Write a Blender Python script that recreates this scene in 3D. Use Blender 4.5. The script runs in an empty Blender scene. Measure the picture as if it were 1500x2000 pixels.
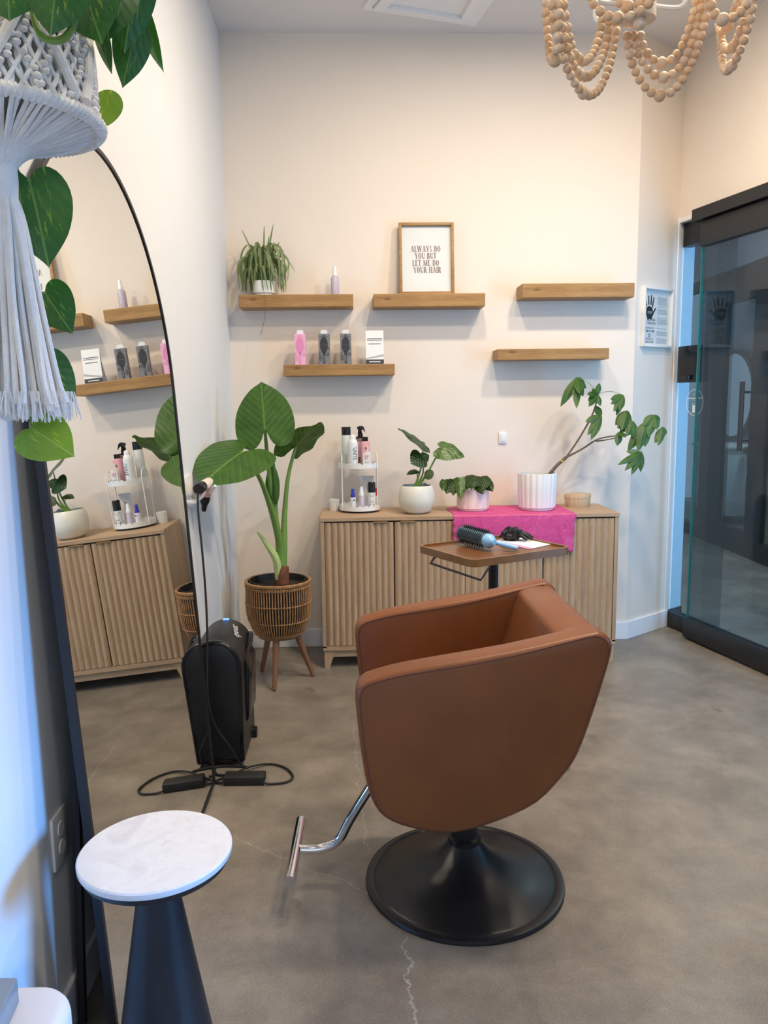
import bpy, bmesh, math, random
from mathutils import Vector, Matrix, Quaternion
random.seed(7)
PI = math.pi
S = bpy.context.scene
COL = S.collection

# ------------------------------------------------------------------ camera
F_PX, PITCH, YAW, ROLL, EYE = 1540.0, math.radians(7.95), math.radians(2.1), math.radians(.7), 1.4
FW = Vector((math.sin(YAW)*math.cos(PITCH), math.cos(YAW)*math.cos(PITCH), -math.sin(PITCH)))
_r = Vector((math.cos(YAW), -math.sin(YAW), 0)); _u = _r.cross(FW)
RT = _r*math.cos(ROLL) - _u*math.sin(ROLL); UP = _u*math.cos(ROLL) + _r*math.sin(ROLL)
CAM = Vector((0, 0, EYE))
cd = bpy.data.cameras.new('camera'); cam = bpy.data.objects.new('camera', cd); COL.objects.link(cam)
cd.sensor_fit = 'VERTICAL'; cd.sensor_height = 24; cd.lens = F_PX/2000*24; cd.clip_start = .02; cd.clip_end = 100
m = Matrix((RT, UP, -FW)).transposed().to_4x4(); m.translation = CAM; cam.matrix_world = m
S.camera = cam
def ray(x, y): return FW*F_PX + RT*(x-750) - UP*(y-1000)
def at(x, y, Y): d = ray(x, y); return CAM + d*(Y/d.y)
def atz(x, y, z=0): d = ray(x, y); return CAM + d*((z-EYE)/d.z)
def atp(x, y, p, n): d = ray(x, y); return CAM + d*((Vector(p)-CAM).dot(n)/d.dot(n))

# ------------------------------------------------------------------ light
W = bpy.data.worlds.new('world'); S.world = W; W.use_nodes = True
W.node_tree.nodes['Background'].inputs[0].default_value = (.62, .78, 1, 1)
W.node_tree.nodes['Background'].inputs[1].default_value = .5
def light(name, kind, loc, power, color, size=.2, sy=None, rot=(0, 0, 0), spread=None):
    l = bpy.data.lights.new(name, kind); l.energy = power; l.color = color
    if kind == 'AREA':
        l.size = size
        if sy: l.shape = 'RECTANGLE'; l.size_y = sy
        else: l.shape = 'DISK'
        if spread: l.spread = spread
    else: l.shadow_soft_size = size
    o = bpy.data.objects.new(name, l); COL.objects.link(o); o.location = loc; o.rotation_euler = rot
    return o
# daylight through the shop window behind the camera, pointing into the room
light('window_daylight', 'AREA', (.75, -2.02, 1.65), 7, (.86, .93, 1), 2.4, 2.5, (math.radians(90), 0, 0))
# blue daylight that fills the corridor and falls through the glass wall onto the foot of the left wall
gl_ = light('glass_daylight', 'AREA', (2.95, .45, 1.25), 15, (.14, .42, 1), .8, .7, spread=math.radians(46))
gl_.rotation_euler = (Vector((-.67, 1.0, .35))-Vector((2.95, .45, 1.25))).to_track_quat('-Z', 'Y').to_euler()
# recessed warm ceiling lamps above the frame
for k, (lx, ly, pw) in enumerate([(.45, 3.05, 15), (1.3, 3.05, 18), (1.0, 2.0, 19), (1.65, 1.9, 15), (.15, .4, 9)]):
    light('downlight', 'AREA', (lx, ly, 3.27), pw, (1, .845, .655), .16)
light('corridor_lamp', 'AREA', (2.75, 5.6, 3.0), 30, (.8, .9, 1), .5)
light('corridor_daylight', 'AREA', (3.0, 2.3, 1.5), 75, (.22, .55, 1), .6, 2.4, (math.radians(90), 0, math.radians(12)))
light('salon_lamp', 'AREA', (4.6, 7.8, 3.3), 40, (.8, .92, 1), .4)
vs = S.view_settings; vs.view_transform = 'Standard'; vs.look = 'None'; vs.gamma = 1; vs.use_curve_mapping = False
vs.exposure = .52

# ------------------------------------------------------------------ materials
def nt(name):
    m = bpy.data.materials.new(name); m.use_nodes = True
    return m, m.node_tree, m.node_tree.nodes['Principled BSDF']
def ramp(T, fac, stops):
    r = T.nodes.new('ShaderNodeValToRGB'); e = r.color_ramp.elements
    while len(e) < len(stops): e.new(.5)
    for q, (p, c) in zip(e, stops): q.position = p; q.color = (*c, 1)
    T.links.new(fac, r.inputs[0]); return r.outputs[0]
def coords(T, kind='Object', scale=(1, 1, 1), rot=(0, 0, 0)):
    c = T.nodes.new('ShaderNodeTexCoord'); mp = T.nodes.new('ShaderNodeMapping')
    mp.inputs['Scale'].default_value = scale; mp.inputs['Rotation'].default_value = rot
    T.links.new(c.outputs[kind], mp.inputs[0]); return mp.outputs[0]
def noise(T, vec, scale, detail=4, rough=.55, dist=0):
    n = T.nodes.new('ShaderNodeTexNoise'); n.inputs['Scale'].default_value = scale; n.inputs['Detail'].default_value = detail
    n.inputs['Roughness'].default_value = rough; n.inputs['Distortion'].default_value = dist
    T.links.new(vec, n.inputs['Vector']); return n.outputs['Fac']
def bump(T, B, h, s, d=.01):
    b = T.nodes.new('ShaderNodeBump'); b.inputs['Strength'].default_value = s; b.inputs['Distance'].default_value = d
    T.links.new(h, b.inputs['Height']); T.links.new(b.outputs[0], B.inputs['Normal'])
def mix(T, fac, a, b, kind='MIX'):
    n = T.nodes.new('ShaderNodeMix'); n.data_type = 'RGBA'; n.blend_type = kind
    for s, v in ((n.inputs[0], fac), (n.inputs[6], a), (n.inputs[7], b)):
        if hasattr(v, 'links') or hasattr(v, 'is_linked'): T.links.new(v, s)
        else: s.default_value = v if isinstance(v, float) else (*v, 1)
    return n.outputs[2]
def mth(T, op, a, b=None, clamp=False):
    n = T.nodes.new('ShaderNodeMath'); n.operation = op; n.use_clamp = clamp
    for i, v in enumerate((a, b)):
        if v is None: continue
        if isinstance(v, (int, float)): n.inputs[i].default_value = v
        else: T.links.new(v, n.inputs[i])
    return n.outputs[0]
def plain(name, c, rough=.5, metal=0, var=.06, scale=12, bmp=0, spec=.5, coat=0, trans=0, ior=1.45, alpha=1, sub=0):
    m, T, B = nt(name)
    v = coords(T); f = noise(T, v, scale)
    lo = tuple(max(0, x*(1-var)) for x in c); hi = tuple(min(1, x*(1+var)) for x in c)
    T.links.new(ramp(T, f, [(.3, lo), (.7, hi)]), B.inputs['Base Color'])
    B.inputs['Roughness'].default_value = rough; B.inputs['Metallic'].default_value = metal
    B.inputs['Specular IOR Level'].default_value = spec; B.inputs['Coat Weight'].default_value = coat
    B.inputs['Transmission Weight'].default_value = trans; B.inputs['IOR'].default_value = ior
    B.inputs['Alpha'].default_value = alpha
    if bmp: bump(T, B, noise(T, v, scale*6, 3), bmp, .003)
    return m
def wood(name, lo, mid, hi, axis='X', scale=1.0, rough=.5, knots=True):
    m, T, B = nt(name)
    st = {'X': (1.2, 14, 14), 'Y': (14, 1.2, 14), 'Z': (14, 14, 1.2)}[axis]
    v = coords(T, 'Object', tuple(s*scale for s in st))
    f = noise(T, v, 2.2, 6, .6, .6)
    st2 = tuple(s*scale*7 if s > 2 else s*scale*3 for s in st)
    g = noise(T, coords(T, 'Object', st2), 3, 3, .6)
    c = ramp(T, f, [(.28, lo), (.5, mid), (.74, hi)])
    c = mix(T, .35, c, ramp(T, g, [(.35, lo), (.65, hi)]), 'MIX')
    if knots:
        vk = T.nodes.new('ShaderNodeTexVoronoi'); vk.inputs['Scale'].default_value = 1.0
        st3 = tuple(s*scale*(.45 if s > 2 else 2.2) for s in st)
        T.links.new(coords(T, 'Object', st3), vk.inputs['Vector'])
        k = ramp(T, vk.outputs['Distance'], [(.03, (1, 1, 1)), (.12, (0, 0, 0))])
        c = mix(T, mth(T, 'MULTIPLY', k, .55), c, tuple(x*.35 for x in lo))
    T.links.new(c, B.inputs['Base Color']); B.inputs['Roughness'].default_value = rough
    bump(T, B, g, .12, .002)
    return m
def leafmat(name, dark, light_, vein, freq=9, varieg=0, vcol=(.62, .72, .25), rough=.35, sidev=.35):
    m, T, B = nt(name)
    uv = T.nodes.new('ShaderNodeUVMap'); sp = T.nodes.new('ShaderNodeSeparateXYZ'); T.links.new(uv.outputs[0], sp.inputs[0])
    au = mth(T, 'ABSOLUTE', mth(T, 'SUBTRACT', sp.outputs[0], .5))
    ph = mth(T, 'SUBTRACT', sp.outputs[1], mth(T, 'MULTIPLY', au, .9))
    sn = mth(T, 'SINE', mth(T, 'MULTIPLY', ph, freq*2*PI))
    side = mth(T, 'POWER', mth(T, 'MAXIMUM', sn, 0.0), 14)
    midr = mth(T, 'LESS_THAN', au, .014)
    f = noise(T, coords(T), 14, 3)
    c = ramp(T, f, [(.3, dark), (.7, light_)])
    if varieg:
        g = noise(T, coords(T, 'UV', (9, 2.2, 1)), 2.2, 4, .6, .8)
        c = mix(T, mth(T, 'MULTIPLY', ramp(T, g, [(.60, (0, 0, 0)), (.66, (1, 1, 1))]), varieg), c, vcol)
    c = mix(T, mth(T, 'MULTIPLY', side, sidev), c, vein)
    c = mix(T, mth(T, 'MULTIPLY', midr, .85), c, vein)
    T.links.new(c, B.inputs['Base Color']); B.inputs['Roughness'].default_value = rough
    B.inputs['Transmission Weight'].default_value = 0
    bump(T, B, mth(T, 'MULTIPLY', sn, 1), .25*sidev/.35, .002)
    tr = T.nodes.new('ShaderNodeBsdfTranslucent'); ms = T.nodes.new('ShaderNodeMixShader'); ms.inputs[0].default_value = .22
    T.links.new(c, tr.inputs[0]); T.links.new(B.outputs[0], ms.inputs[1]); T.links.new(tr.outputs[0], ms.inputs[2])
    T.links.new(ms.outputs[0], T.nodes['Material Output'].inputs[0])
    return m
def glass(name, tint, fmul=1.0, rough=0.0):
    m, T, B = nt(name); T.nodes.remove(B)
    t = T.nodes.new('ShaderNodeBsdfTransparent'); t.inputs[0].default_value = (*tint, 1)
    g = T.nodes.new('ShaderNodeBsdfGlossy'); g.inputs['Roughness'].default_value = rough
    fr = T.nodes.new('ShaderNodeFresnel'); ge = T.nodes.new('ShaderNodeNewGeometry')
    T.links.new(mth(T, 'SUBTRACT', 1.5, mth(T, 'MULTIPLY', ge.outputs['Backfacing'], 1.5-1/1.5)), fr.inputs[0])   # same index on both faces of a thin pane
    n = noise(T, coords(T), 3)
    k = mth(T, 'MULTIPLY', fr.outputs[0], mth(T, 'ADD', mth(T, 'MULTIPLY', n, .04), fmul), True)
    ms = T.nodes.new('ShaderNodeMixShader'); T.links.new(k, ms.inputs[0])
    T.links.new(t.outputs[0], ms.inputs[1]); T.links.new(g.outputs[0], ms.inputs[2])
    T.links.new(ms.outputs[0], T.nodes['Material Output'].inputs[0]); return m

def floor_mat():
    m, T, B = nt('polished_concrete'); v = coords(T)
    big = noise(T, v, 1.1, 6, .6, .15); mid_ = noise(T, v, 7, 6, .65); fine = noise(T, v, 230, 4, .8); blot = noise(T, v, 3.2, 9, .74, .2)
    c = ramp(T, big, [(.38, (.130, .104, .080)), (.5, (.205, .168, .126)), (.62, (.300, .250, .190))])
    c = mix(T, .45, c, ramp(T, mid_, [(.34, (.118, .096, .078)), (.66, (.31, .262, .206))]))
    c = mix(T, .40, c, ramp(T, fine, [(.38, (.085, .072, .060)), (.64, (.47, .405, .335))]))
    c = mix(T, .38, c, ramp(T, blot, [(.38, (.095, .077, .064)), (.5, (.20, .168, .132)), (.64, (.34, .292, .236))]))
    # dark blotchy stains with edges of their own
    st = T.nodes.new('ShaderNodeTexVoronoi'); st.inputs['Scale'].default_value = 2.6
    dv = T.nodes.new('ShaderNodeVectorMath'); dv.operation = 'ADD'
    nn = T.nodes.new('ShaderNodeTexNoise'); nn.inputs['Scale'].default_value = 9; T.links.new(v, nn.inputs['Vector'])
    sc = T.nodes.new('ShaderNodeVectorMath'); sc.operation = 'SCALE'; sc.inputs['Scale'].default_value = .16
    T.links.new(nn.outputs['Color'], sc.inputs[0]); T.links.new(v, dv.inputs[0]); T.links.new(sc.outputs[0], dv.inputs[1])
    T.links.new(dv.outputs[0], st.inputs['Vector'])
    k = ramp(T, st.outputs['Distance'], [(.05, (1, 1, 1)), (.10, (0, 0, 0))])
    c = mix(T, mth(T, 'MULTIPLY', k, .45), c, (.085, .068, .055))
    # pale hairline cracks: each wanders about a straight run
    sp = T.nodes.new('ShaderNodeSeparateXYZ'); T.links.new(v, sp.inputs[0])
    wob = mth(T, 'MULTIPLY', mth(T, 'SUBTRACT', noise(T, v, 9, 5, .7), .5), .11)
    def crack(ax, x0, slope, y0, y1):
        a, b = (sp.outputs[0], sp.outputs[1]) if ax == 'y' else (sp.outputs[1], sp.outputs[0])
        line = mth(T, 'ADD', mth(T, 'MULTIPLY', mth(T, 'SUBTRACT', b, y0), slope), x0)
        d = mth(T, 'ABSOLUTE', mth(T, 'SUBTRACT', mth(T, 'ADD', a, wob), line))
        on = mth(T, 'LESS_THAN', d, .0022)
        return mth(T, 'MULTIPLY', on, mth(T, 'MULTIPLY', mth(T, 'GREATER_THAN', b, y0), mth(T, 'LESS_THAN', b, y1)))
    p, q = atz(790, 1830), atz(822, 2100)
    c1 = crack('y', q.x, (p.x-q.x)/(p.y-q.y), q.y, p.y)
    p, q = atz(455, 1636), atz(720, 1745)
    c2 = crack('x', p.y, (q.y-p.y)/(q.x-p.x), p.x, q.x)
    p, q = atz(690, 1405), atz(718, 1665)
    c3 = crack('y', q.x, (p.x-q.x)/(p.y-q.y), q.y, p.y)
    cc = mth(T, 'ADD', c1, mth(T, 'ADD', mth(T, 'MULTIPLY', c2, .6), mth(T, 'MULTIPLY', c3, .5)), True)
    c = mix(T, mth(T, 'MULTIPLY', cc, .6), c, (.50, .46, .41))
    T.links.new(c, B.inputs['Base Color'])
    r = T.nodes.new('ShaderNodeMapRange'); r.inputs[3].default_value = .22; r.inputs[4].default_value = .5
    T.links.new(mid_, r.inputs[0]); T.links.new(r.outputs[0], B.inputs['Roughness'])
    bump(T, B, fine, .05, .002); return m

def marble_mat():
    m, T, B = nt('white_marble'); v = coords(T)
    a = noise(T, v, 7, 6, .6, 1.6); b = noise(T, v, 16, 6, .7, 1.0)
    c = ramp(T, a, [(.3, (.62, .61, .605)), (.5, (.74, .735, .73)), (.7, (.67, .65, .635))])
    d = mth(T, 'ABSOLUTE', mth(T, 'SUBTRACT', a, .5))
    k = mth(T, 'MULTIPLY', ramp(T, d, [(.0, (1, 1, 1)), (.02, (0, 0, 0))]), ramp(T, b, [(.5, (0, 0, 0)), (.62, (1, 1, 1))]))
    c = mix(T, mth(T, 'MULTIPLY', k, .55), c, (.55, .42, .36))
    T.links.new(c, B.inputs['Base Color']); B.inputs['Roughness'].default_value = .18; return m

M = {}
M['wall'] = plain('wall_paint_warm_lit', (.82, .735, .645), .75, var=.012, scale=3, bmp=.04)  # off-white paint with the warm lamp light tinted into its colour
M['wall_w'] = plain('wall_paint_cool_lit', (.755, .775, .79), .7, var=.012, scale=3, bmp=.04)  # the same off-white paint, cool daylight tinted into its colour
M['ceil'] = plain('ceiling_paint', (.74, .73, .73), .85, var=.012, scale=3)
M['trim'] = plain('white_trim_paint', (.83, .84, .86), .45, var=.01)
M['floor'] = floor_mat()
M['black'] = plain('black_powder_coat', (.012, .013, .016), .42, var=.15)
M['blackgloss'] = plain('black_gloss_plastic', (.008, .008, .010), .18, var=.15)
M['blackrubber'] = plain('black_rubber', (.014, .014, .015), .6, var=.15)
M['baseblack'] = plain('satin_black_steel', (.010, .010, .011), .33, var=.1)
M['chrome'] = plain('chrome', (.78, .78, .80), .09, 1, var=.02)
M['mirror'] = plain('mirror_silver', (.86, .88, .87), .004, 1, var=.003)
M['white'] = plain('white_enamel', (.82, .82, .80), .38, var=.015)
M['whitegloss'] = plain('white_glossy_plastic', (.84, .84, .84), .22, var=.012)
M['paper'] = plain('white_paper', (.84, .84, .84), .65, var=.01)
M['ceramic'] = plain('ivory_ceramic', (.77, .75, .66), .33, var=.02)
M['pinkceramic'] = plain('blush_ceramic', (.83, .70, .64), .45, var=.02)
M['whiteceramic'] = plain('white_ceramic', (.82, .81, .79), .45, var=.015)
M['soil'] = plain('dark_soil', (.025, .018, .014), .9, var=.4, scale=60, bmp=.6)
M['shelf'] = wood('stained_pine', (.215, .105, .030), (.35, .188, .062), (.45, .265, .098), 'X', 1.6, .5)
M['oak'] = wood('light_oak_veneer', (.34, .215, .125), (.46, .31, .185), (.56, .40, .25), 'Z', 1.4, .55, False)
M['oakx'] = wood('light_oak_veneer_long', (.36, .225, .13), (.47, .315, .19), (.55, .39, .24), 'X', 1.2, .5, False)
M['walnut'] = wood('tray_walnut', (.12, .045, .015), (.17, .066, .022), (.21, .088, .032), 'X', 1.0, .3, False)
M['walnutrim'] = wood('tray_rim_walnut', (.15, .065, .018), (.22, .10, .028), (.27, .13, .042), 'X', 1.2, .35, False)
M['legwood'] = wood('brown_leg_wood', (.15, .062, .025), (.22, .095, .04), (.28, .13, .055), 'Z', 1.4, .45, False)
M['rattan'] = plain('rattan_cane', (.36, .185, .075), .55, var=.3, scale=40)
M['boxwood'] = wood('birch_log', (.46, .30, .17), (.60, .42, .26), (.68, .52, .34), 'Z', 2.0, .55, False)
M['bead'] = wood('raw_wood_bead', (.62, .38, .20), (.76, .52, .32), (.82, .60, .40), 'X', 9, .6, False)
M['bead2'] = wood('pale_wood_bead', (.68, .46, .28), (.80, .60, .42), (.85, .68, .50), 'X', 9, .6, False)
M['leather'] = plain('caramel_leather', (.185, .058, .0155), .38, var=.12, scale=6, bmp=.12)
M['leathertop'] = M['leather']
M['thread'] = plain('dark_brown_piping', (.12, .035, .014), .6, var=.1)
M['cord'] = plain('white_cotton_cord', (.88, .85, .81), .9, var=.05, scale=70, bmp=.5)
M['marble'] = marble_mat()
M['cloth'] = None
M['teal'] = plain('glass_cut_edge', (.02, .22, .19), .15, var=.1)
M['glass'] = glass('door_glass', (.72, .77, .78), .75)
M['clearglass'] = glass('picture_glass', (.97, .98, .98), .4)
M['aluminium'] = plain('dark_bronze_aluminium', (.022, .023, .025), .5, var=.1)
M['print'] = plain('grey_print', (.12, .12, .13), .7, var=.05)
M['taupe'] = plain('taupe_print', (.34, .235, .21), .7, var=.05)
M['light_print'] = plain('pale_print', (.45, .46, .48), .7, var=.05)
M['pink'] = plain('pink_card', (.86, .47, .66), .5, var=.03)
M['hotpink'] = plain('hot_pink_print', (.80, .28, .52), .5, var=.03)
M['greycard'] = plain('grey_card', (.20, .205, .22), .5, var=.04)
M['darkprint'] = plain('charcoal_print', (.040, .040, .045), .5, var=.05)
M['bottlewhite'] = plain('white_bottle', (.80, .82, .82), .3, var=.02)
M['bottlegreen'] = plain('pale_grey_bottle', (.62, .65, .62), .35, var=.02)
M['bottlepink'] = plain('pink_bottle', (.80, .42, .48), .35, var=.03)
M['bottlecream'] = plain('cream_bottle', (.86, .80, .74), .35, var=.02)
M['lilac'] = plain('lilac_liquid_bottle', (.55, .48, .58), .15, var=.03, coat=.3)
M['brownbottle'] = plain('smoky_bottle', (.22, .14, .13), .2, var=.05)
M['blue'] = plain('cobalt_cap', (.035, .045, .42), .35, var=.05)
M['red'] = plain('red_cap', (.55, .04, .08), .35, var=.05)
M['label'] = plain('white_label', (.80, .81, .84), .5, var=.02)
M['skyblue'] = plain('sky_blue_plastic', (.27, .53, .83), .33, var=.03)
M['bluebarrel'] = plain('blue_metal_barrel', (.22, .38, .50), .35, .5, var=.1)
M['glove'] = plain('black_nitrile', (.010, .010, .011), .5, var=.2, bmp=.2)
M['rose'] = plain('rose_gold_plastic', (.55, .29, .27), .3, .4, var=.03)
M['cream'] = plain('cream_plastic', (.80, .70, .62), .35, var=.02)
M['darkstalk'] = plain('woody_stem', (.14, .10, .065), .7, var=.3, scale=50)
M['stalk'] = plain('green_petiole', (.15, .27, .05), .4, var=.15, scale=9)
M['palestalk'] = plain('pale_sheath', (.42, .52, .20), .45, var=.2, scale=12)
M['husk'] = plain('brown_husk', (.17, .055, .022), .6, var=.3, scale=20)
M['alocasia'] = leafmat('elephant_ear_leaf', (.026, .088, .006), (.048, .140, .012), (.13, .26, .045), 9)
M['pothos'] = leafmat('pothos_leaf', (.018, .095, .020), (.045, .165, .030), (.14, .30, .07), 5, .6, (.28, .42, .05), .28, .08)
M['pothoslight'] = leafmat('bright_pothos_leaf', (.14, .32, .022), (.26, .45, .04), (.40, .55, .12), 5, .8, (.58, .64, .06), .3, .08)
M['darkleaf'] = leafmat('dark_heart_leaf', (.012, .040, .006), (.026, .072, .011), (.07, .14, .03), 5, .35, (.48, .56, .30))
M['varieg'] = leafmat('variegated_leaf', (.035, .10, .012), (.075, .17, .02), (.2, .32, .1), 5, .9, (.66, .72, .46))
M['pachira'] = leafmat('palmate_leaf', (.028, .085, .008), (.068, .155, .024), (.15, .27, .07), 8)
M['spider'] = leafmat('striped_grass_leaf', (.10, .16, .045), (.22, .30, .11), (.56, .60, .38), 1, .7, (.50, .55, .28))
M['yellow'] = plain('yellow_tie', (.75, .55, .04), .5)
M['brushed'] = plain('brushed_nickel', (.55, .50, .44), .4, .7, var=.05)
M['offwhite'] = plain('lamp_cream_metal', (.72, .64, .55), .45, .2, var=.05)
M['greyslab'] = plain('grey_laminate', (.20, .23, .26), .35, var=.05)
M['seatwhite'] = plain('white_upholstery', (.62, .60, .60), .55, var=.02, bmp=.1)
M['led'] = None

def cloth_mat():
    m, T, B = nt('pink_crinkled_cloth'); v = coords(T)
    f = noise(T, v, 11, 7, .7, 1.4)
    T.links.new(ramp(T, f, [(.3, (.52, .045, .20)), (.55, (.68, .075, .28)), (.75, (.74, .13, .36))]), B.inputs['Base Color'])
    B.inputs['Roughness'].default_value = .6
    bump(T, B, noise(T, v, 26, 5, .7, 1.5), .5, .006); return m
M['cloth'] = cloth_mat()
def led_mat():
    m, T, B = nt('blue_led'); B.inputs['Base Color'].default_value = (.05, .15, .9, 1)
    n = noise(T, coords(T), 5); T.links.new(ramp(T, n, [(.3, (.08, .22, 1)), (.7, (.12, .3, 1))]), B.inputs['Emission Color'])
    B.inputs['Emission Strength'].default_value = 2; return m
M['led'] = led_mat()

# ------------------------------------------------------------------ mesh helpers
class MB:
    def __init__(s): s.v = []; s.f = []; s.uv = None
    def add(s, vs, fs):
        o = len(s.v); s.v += [Vector(p) for p in vs]; s.f += [tuple(i+o for i in f) for f in fs]; return s
    def box(s, lo, hi, mtx=None):
        x0, y0, z0 = lo; x1, y1, z1 = hi
        vs = [Vector(p) for p in ((x0,y0,z0),(x1,y0,z0),(x1,y1,z0),(x0,y1,z0),(x0,y0,z1),(x1,y0,z1),(x1,y1,z1),(x0,y1,z1))]
        if mtx: vs = [mtx @ p for p in vs]
        return s.add(vs, [(3,2,1,0),(4,5,6,7),(0,1,5,4),(1,2,6,5),(2,3,7,6),(3,0,4,7)])
    def prism(s, poly, h0, h1, fr):
        """poly: 2-D points; fr(a, b, h) gives the 3-D point"""
        n = len(poly)
        vs = [fr(a, b, h0) for a, b in poly] + [fr(a, b, h1) for a, b in poly]
        return s.add(vs, [tuple(range(n))[::-1], tuple(range(n, 2*n))] + [(i, (i+1) % n, n+(i+1) % n, n+i) for i in range(n)])
    def lathe(s, prof, seg=32, c=(0, 0, 0), mtx=None, mod=None, caps=True):
        vs = []; c = Vector(c)
        for k, (r, z) in enumerate(prof):
            for i in range(seg):
                a = 2*PI*i/seg; rr = r*(mod(a, k) if mod else 1)
                vs.append(Vector((rr*math.cos(a), rr*math.sin(a), z)))
        vs = [(mtx @ p if mtx else p) + c for p in vs]
        n = len(prof); fs = []
        for k in range(n-1):
            for i in range(seg):
                j = (i+1) % seg; fs.append((k*seg+i, k*seg+j, (k+1)*seg+j, (k+1)*seg+i))
        if caps: fs += [tuple(range(seg))[::-1], tuple((n-1)*seg+i for i in range(seg))]
        return s.add(vs, fs)
    def tube(s, pts, r, sides=8, smooth=0, caps=True):
        pts = [Vector(p) for p in pts]
        if smooth: pts = spline(pts, smooth)
        n = len(pts); rs = r if isinstance(r, (list, tuple)) else None
        vs = []; t0 = (pts[1]-pts[0]).normalized()
        nrm = t0.orthogonal().normalized()
        for k, p in enumerate(pts):
            t = (pts[min(k+1, n-1)] - pts[max(k-1, 0)])
            t = t.normalized() if t.length > 1e-9 else t0
            q = t0.rotation_difference(t); nrm = q @ nrm; t0 = t; b = t.cross(nrm)
            if rs: x = k/(n-1)*(len(rs)-1); i = min(int(x), len(rs)-2); rad = rs[i]+(rs[i+1]-rs[i])*(x-i)
            else: rad = r
            for i in range(sides):
                a = 2*PI*i/sides; vs.append(p + (nrm*math.cos(a)+b*math.sin(a))*rad)
        fs = [(k*sides+i, k*sides+(i+1) % sides, (k+1)*sides+(i+1) % sides, (k+1)*sides+i) for k in range(n-1) for i in range(sides)]
        if caps: fs += [tuple(range(sides))[::-1], tuple((n-1)*sides+i for i in range(sides))]
        return s.add(vs, fs)
    def ball(s, c, r, seg=16, rings=10, sc=(1, 1, 1)):
        prof = [(max(1e-4, math.sin(PI*k/rings))*1, -math.cos(PI*k/rings)) for k in range(rings+1)]
        mt = Matrix.Diagonal((r*sc[0], r*sc[1], r*sc[2])).to_3x3()
        return s.lathe(prof, seg, c, mt)
    def mesh(s, name, bevel=0, smooth=True, segs=2):
        me = bpy.data.meshes.new(name); me.from_pydata(s.v, [], s.f)
        bm = bmesh.new(); bm.from_mesh(me)
        bmesh.ops.remove_doubles(bm, verts=bm.verts, dist=1e-6)
        bmesh.ops.recalc_face_normals(bm, faces=bm.faces)
        if bevel:
            es = [e for e in bm.edges if len(e.link_faces) == 2 and e.calc_face_angle(0) > .6]
            bmesh.ops.bevel(bm, geom=es, offset=bevel, segments=segs, profile=.5, affect='EDGES', clamp_overlap=True)
        if smooth:
            for f in bm.faces: f.smooth = True
            for e in bm.edges:
                if len(e.link_faces) == 2 and e.calc_face_angle(0) > .7: e.smooth = False
        bm.to_mesh(me); bm.free(); return me
def spline(pts, k):
    out = []; n = len(pts)
    for i in range(n-1):
        p0, p1, p2, p3 = pts[max(i-1, 0)], pts[i], pts[i+1], pts[min(i+2, n-1)]
        for j in range(k):
            t = j/k
            out.append(.5*((2*p1)+(p2-p0)*t+(2*p0-5*p1+4*p2-p3)*t*t+(3*p1-p0-3*p2+p3)*t**3))
    out.append(pts[-1]); return out

WM = {}
def tag(o, label=None, cat=None, group=None, kind=None):
    if label: o['label'] = label
    if cat: o['category'] = cat
    if group: o['group'] = group
    if kind: o['kind'] = kind
    return o
def thing(name, label, cat, loc, rotz=0, group=None):
    o = bpy.data.objects.new(name, None); COL.objects.link(o); o.empty_display_size = .05
    o.location = loc; o.rotation_euler = (0, 0, rotz)
    WM[o.name] = Matrix.Translation(Vector(loc)) @ Matrix.Rotation(rotz, 4, 'Z')
    return tag(o, label, cat, group)
def part(name, mb, mat, parent, world=True, bevel=0, smooth=True, label=None, kind=None, segs=2):
    """mesh built in world coordinates (or in the thing's own when world=False), parented to its thing or part"""
    if world and parent is not None:
        inv = WM[parent.name].inverted(); mb.v = [inv @ p for p in mb.v]
    me = mb.mesh(name, bevel, smooth, segs) if isinstance(mb, MB) else mb
    o = bpy.data.objects.new(name, me); COL.objects.link(o)
    me.materials.append(M[mat] if isinstance(mat, str) else mat)
    if parent is not None: o.parent = parent; WM[o.name] = WM[parent.name]
    if label: o['label'] = label
    if kind: o['kind'] = kind
    return o
def single(name, mb, mat, label, cat, origin, group=None, bevel=0, smooth=True, kind=None):
    """a thing that is one mesh, its origin at its base"""
    org = Vector(origin); mb.v = [p-org for p in mb.v]
    o = bpy.data.objects.new(name, mb.mesh(name, bevel, smooth)); COL.objects.link(o); o.location = org
    o.data.materials.append(M[mat]); WM[o.name] = Matrix.Translation(org)
    return tag(o, label, cat, group, kind)
def struct(name, mb, mat, bevel=0):
    o = bpy.data.objects.new(name, mb.mesh(name, bevel, False)); COL.objects.link(o); o.data.materials.append(M[mat])
    o['kind'] = 'structure'; WM[o.name] = Matrix.Identity(4); return o
def text(name, s, size, org, right, up, mat, parent, xs=1.0, align='CENTER', ext=.0002):
    cu = bpy.data.curves.new('txt', 'FONT'); cu.body = s; cu.size = 1; cu.align_x = align; cu.extrude = 0; cu.resolution_u = 3
    to = bpy.data.objects.new('txt', cu); COL.objects.link(to)
    dg = bpy.context.evaluated_depsgraph_get(); me = bpy.data.meshes.new_from_object(to.evaluated_get(dg))
    bpy.data.objects.remove(to)
    r = Vector(right).normalized(); u = Vector(up).normalized(); n = r.cross(u)
    inv = WM[parent.name].inverted()
    for v in me.vertices: v.co = inv @ (Vector(org) + r*(v.co.x*size*xs) + u*(v.co.y*size) + n*ext)
    me.materials.clear(); me.materials.append(M[mat])
    o = bpy.data.objects.new(name, me); COL.objects.link(o); o.parent = parent; WM[o.name] = WM[parent.name]
    return o

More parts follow.
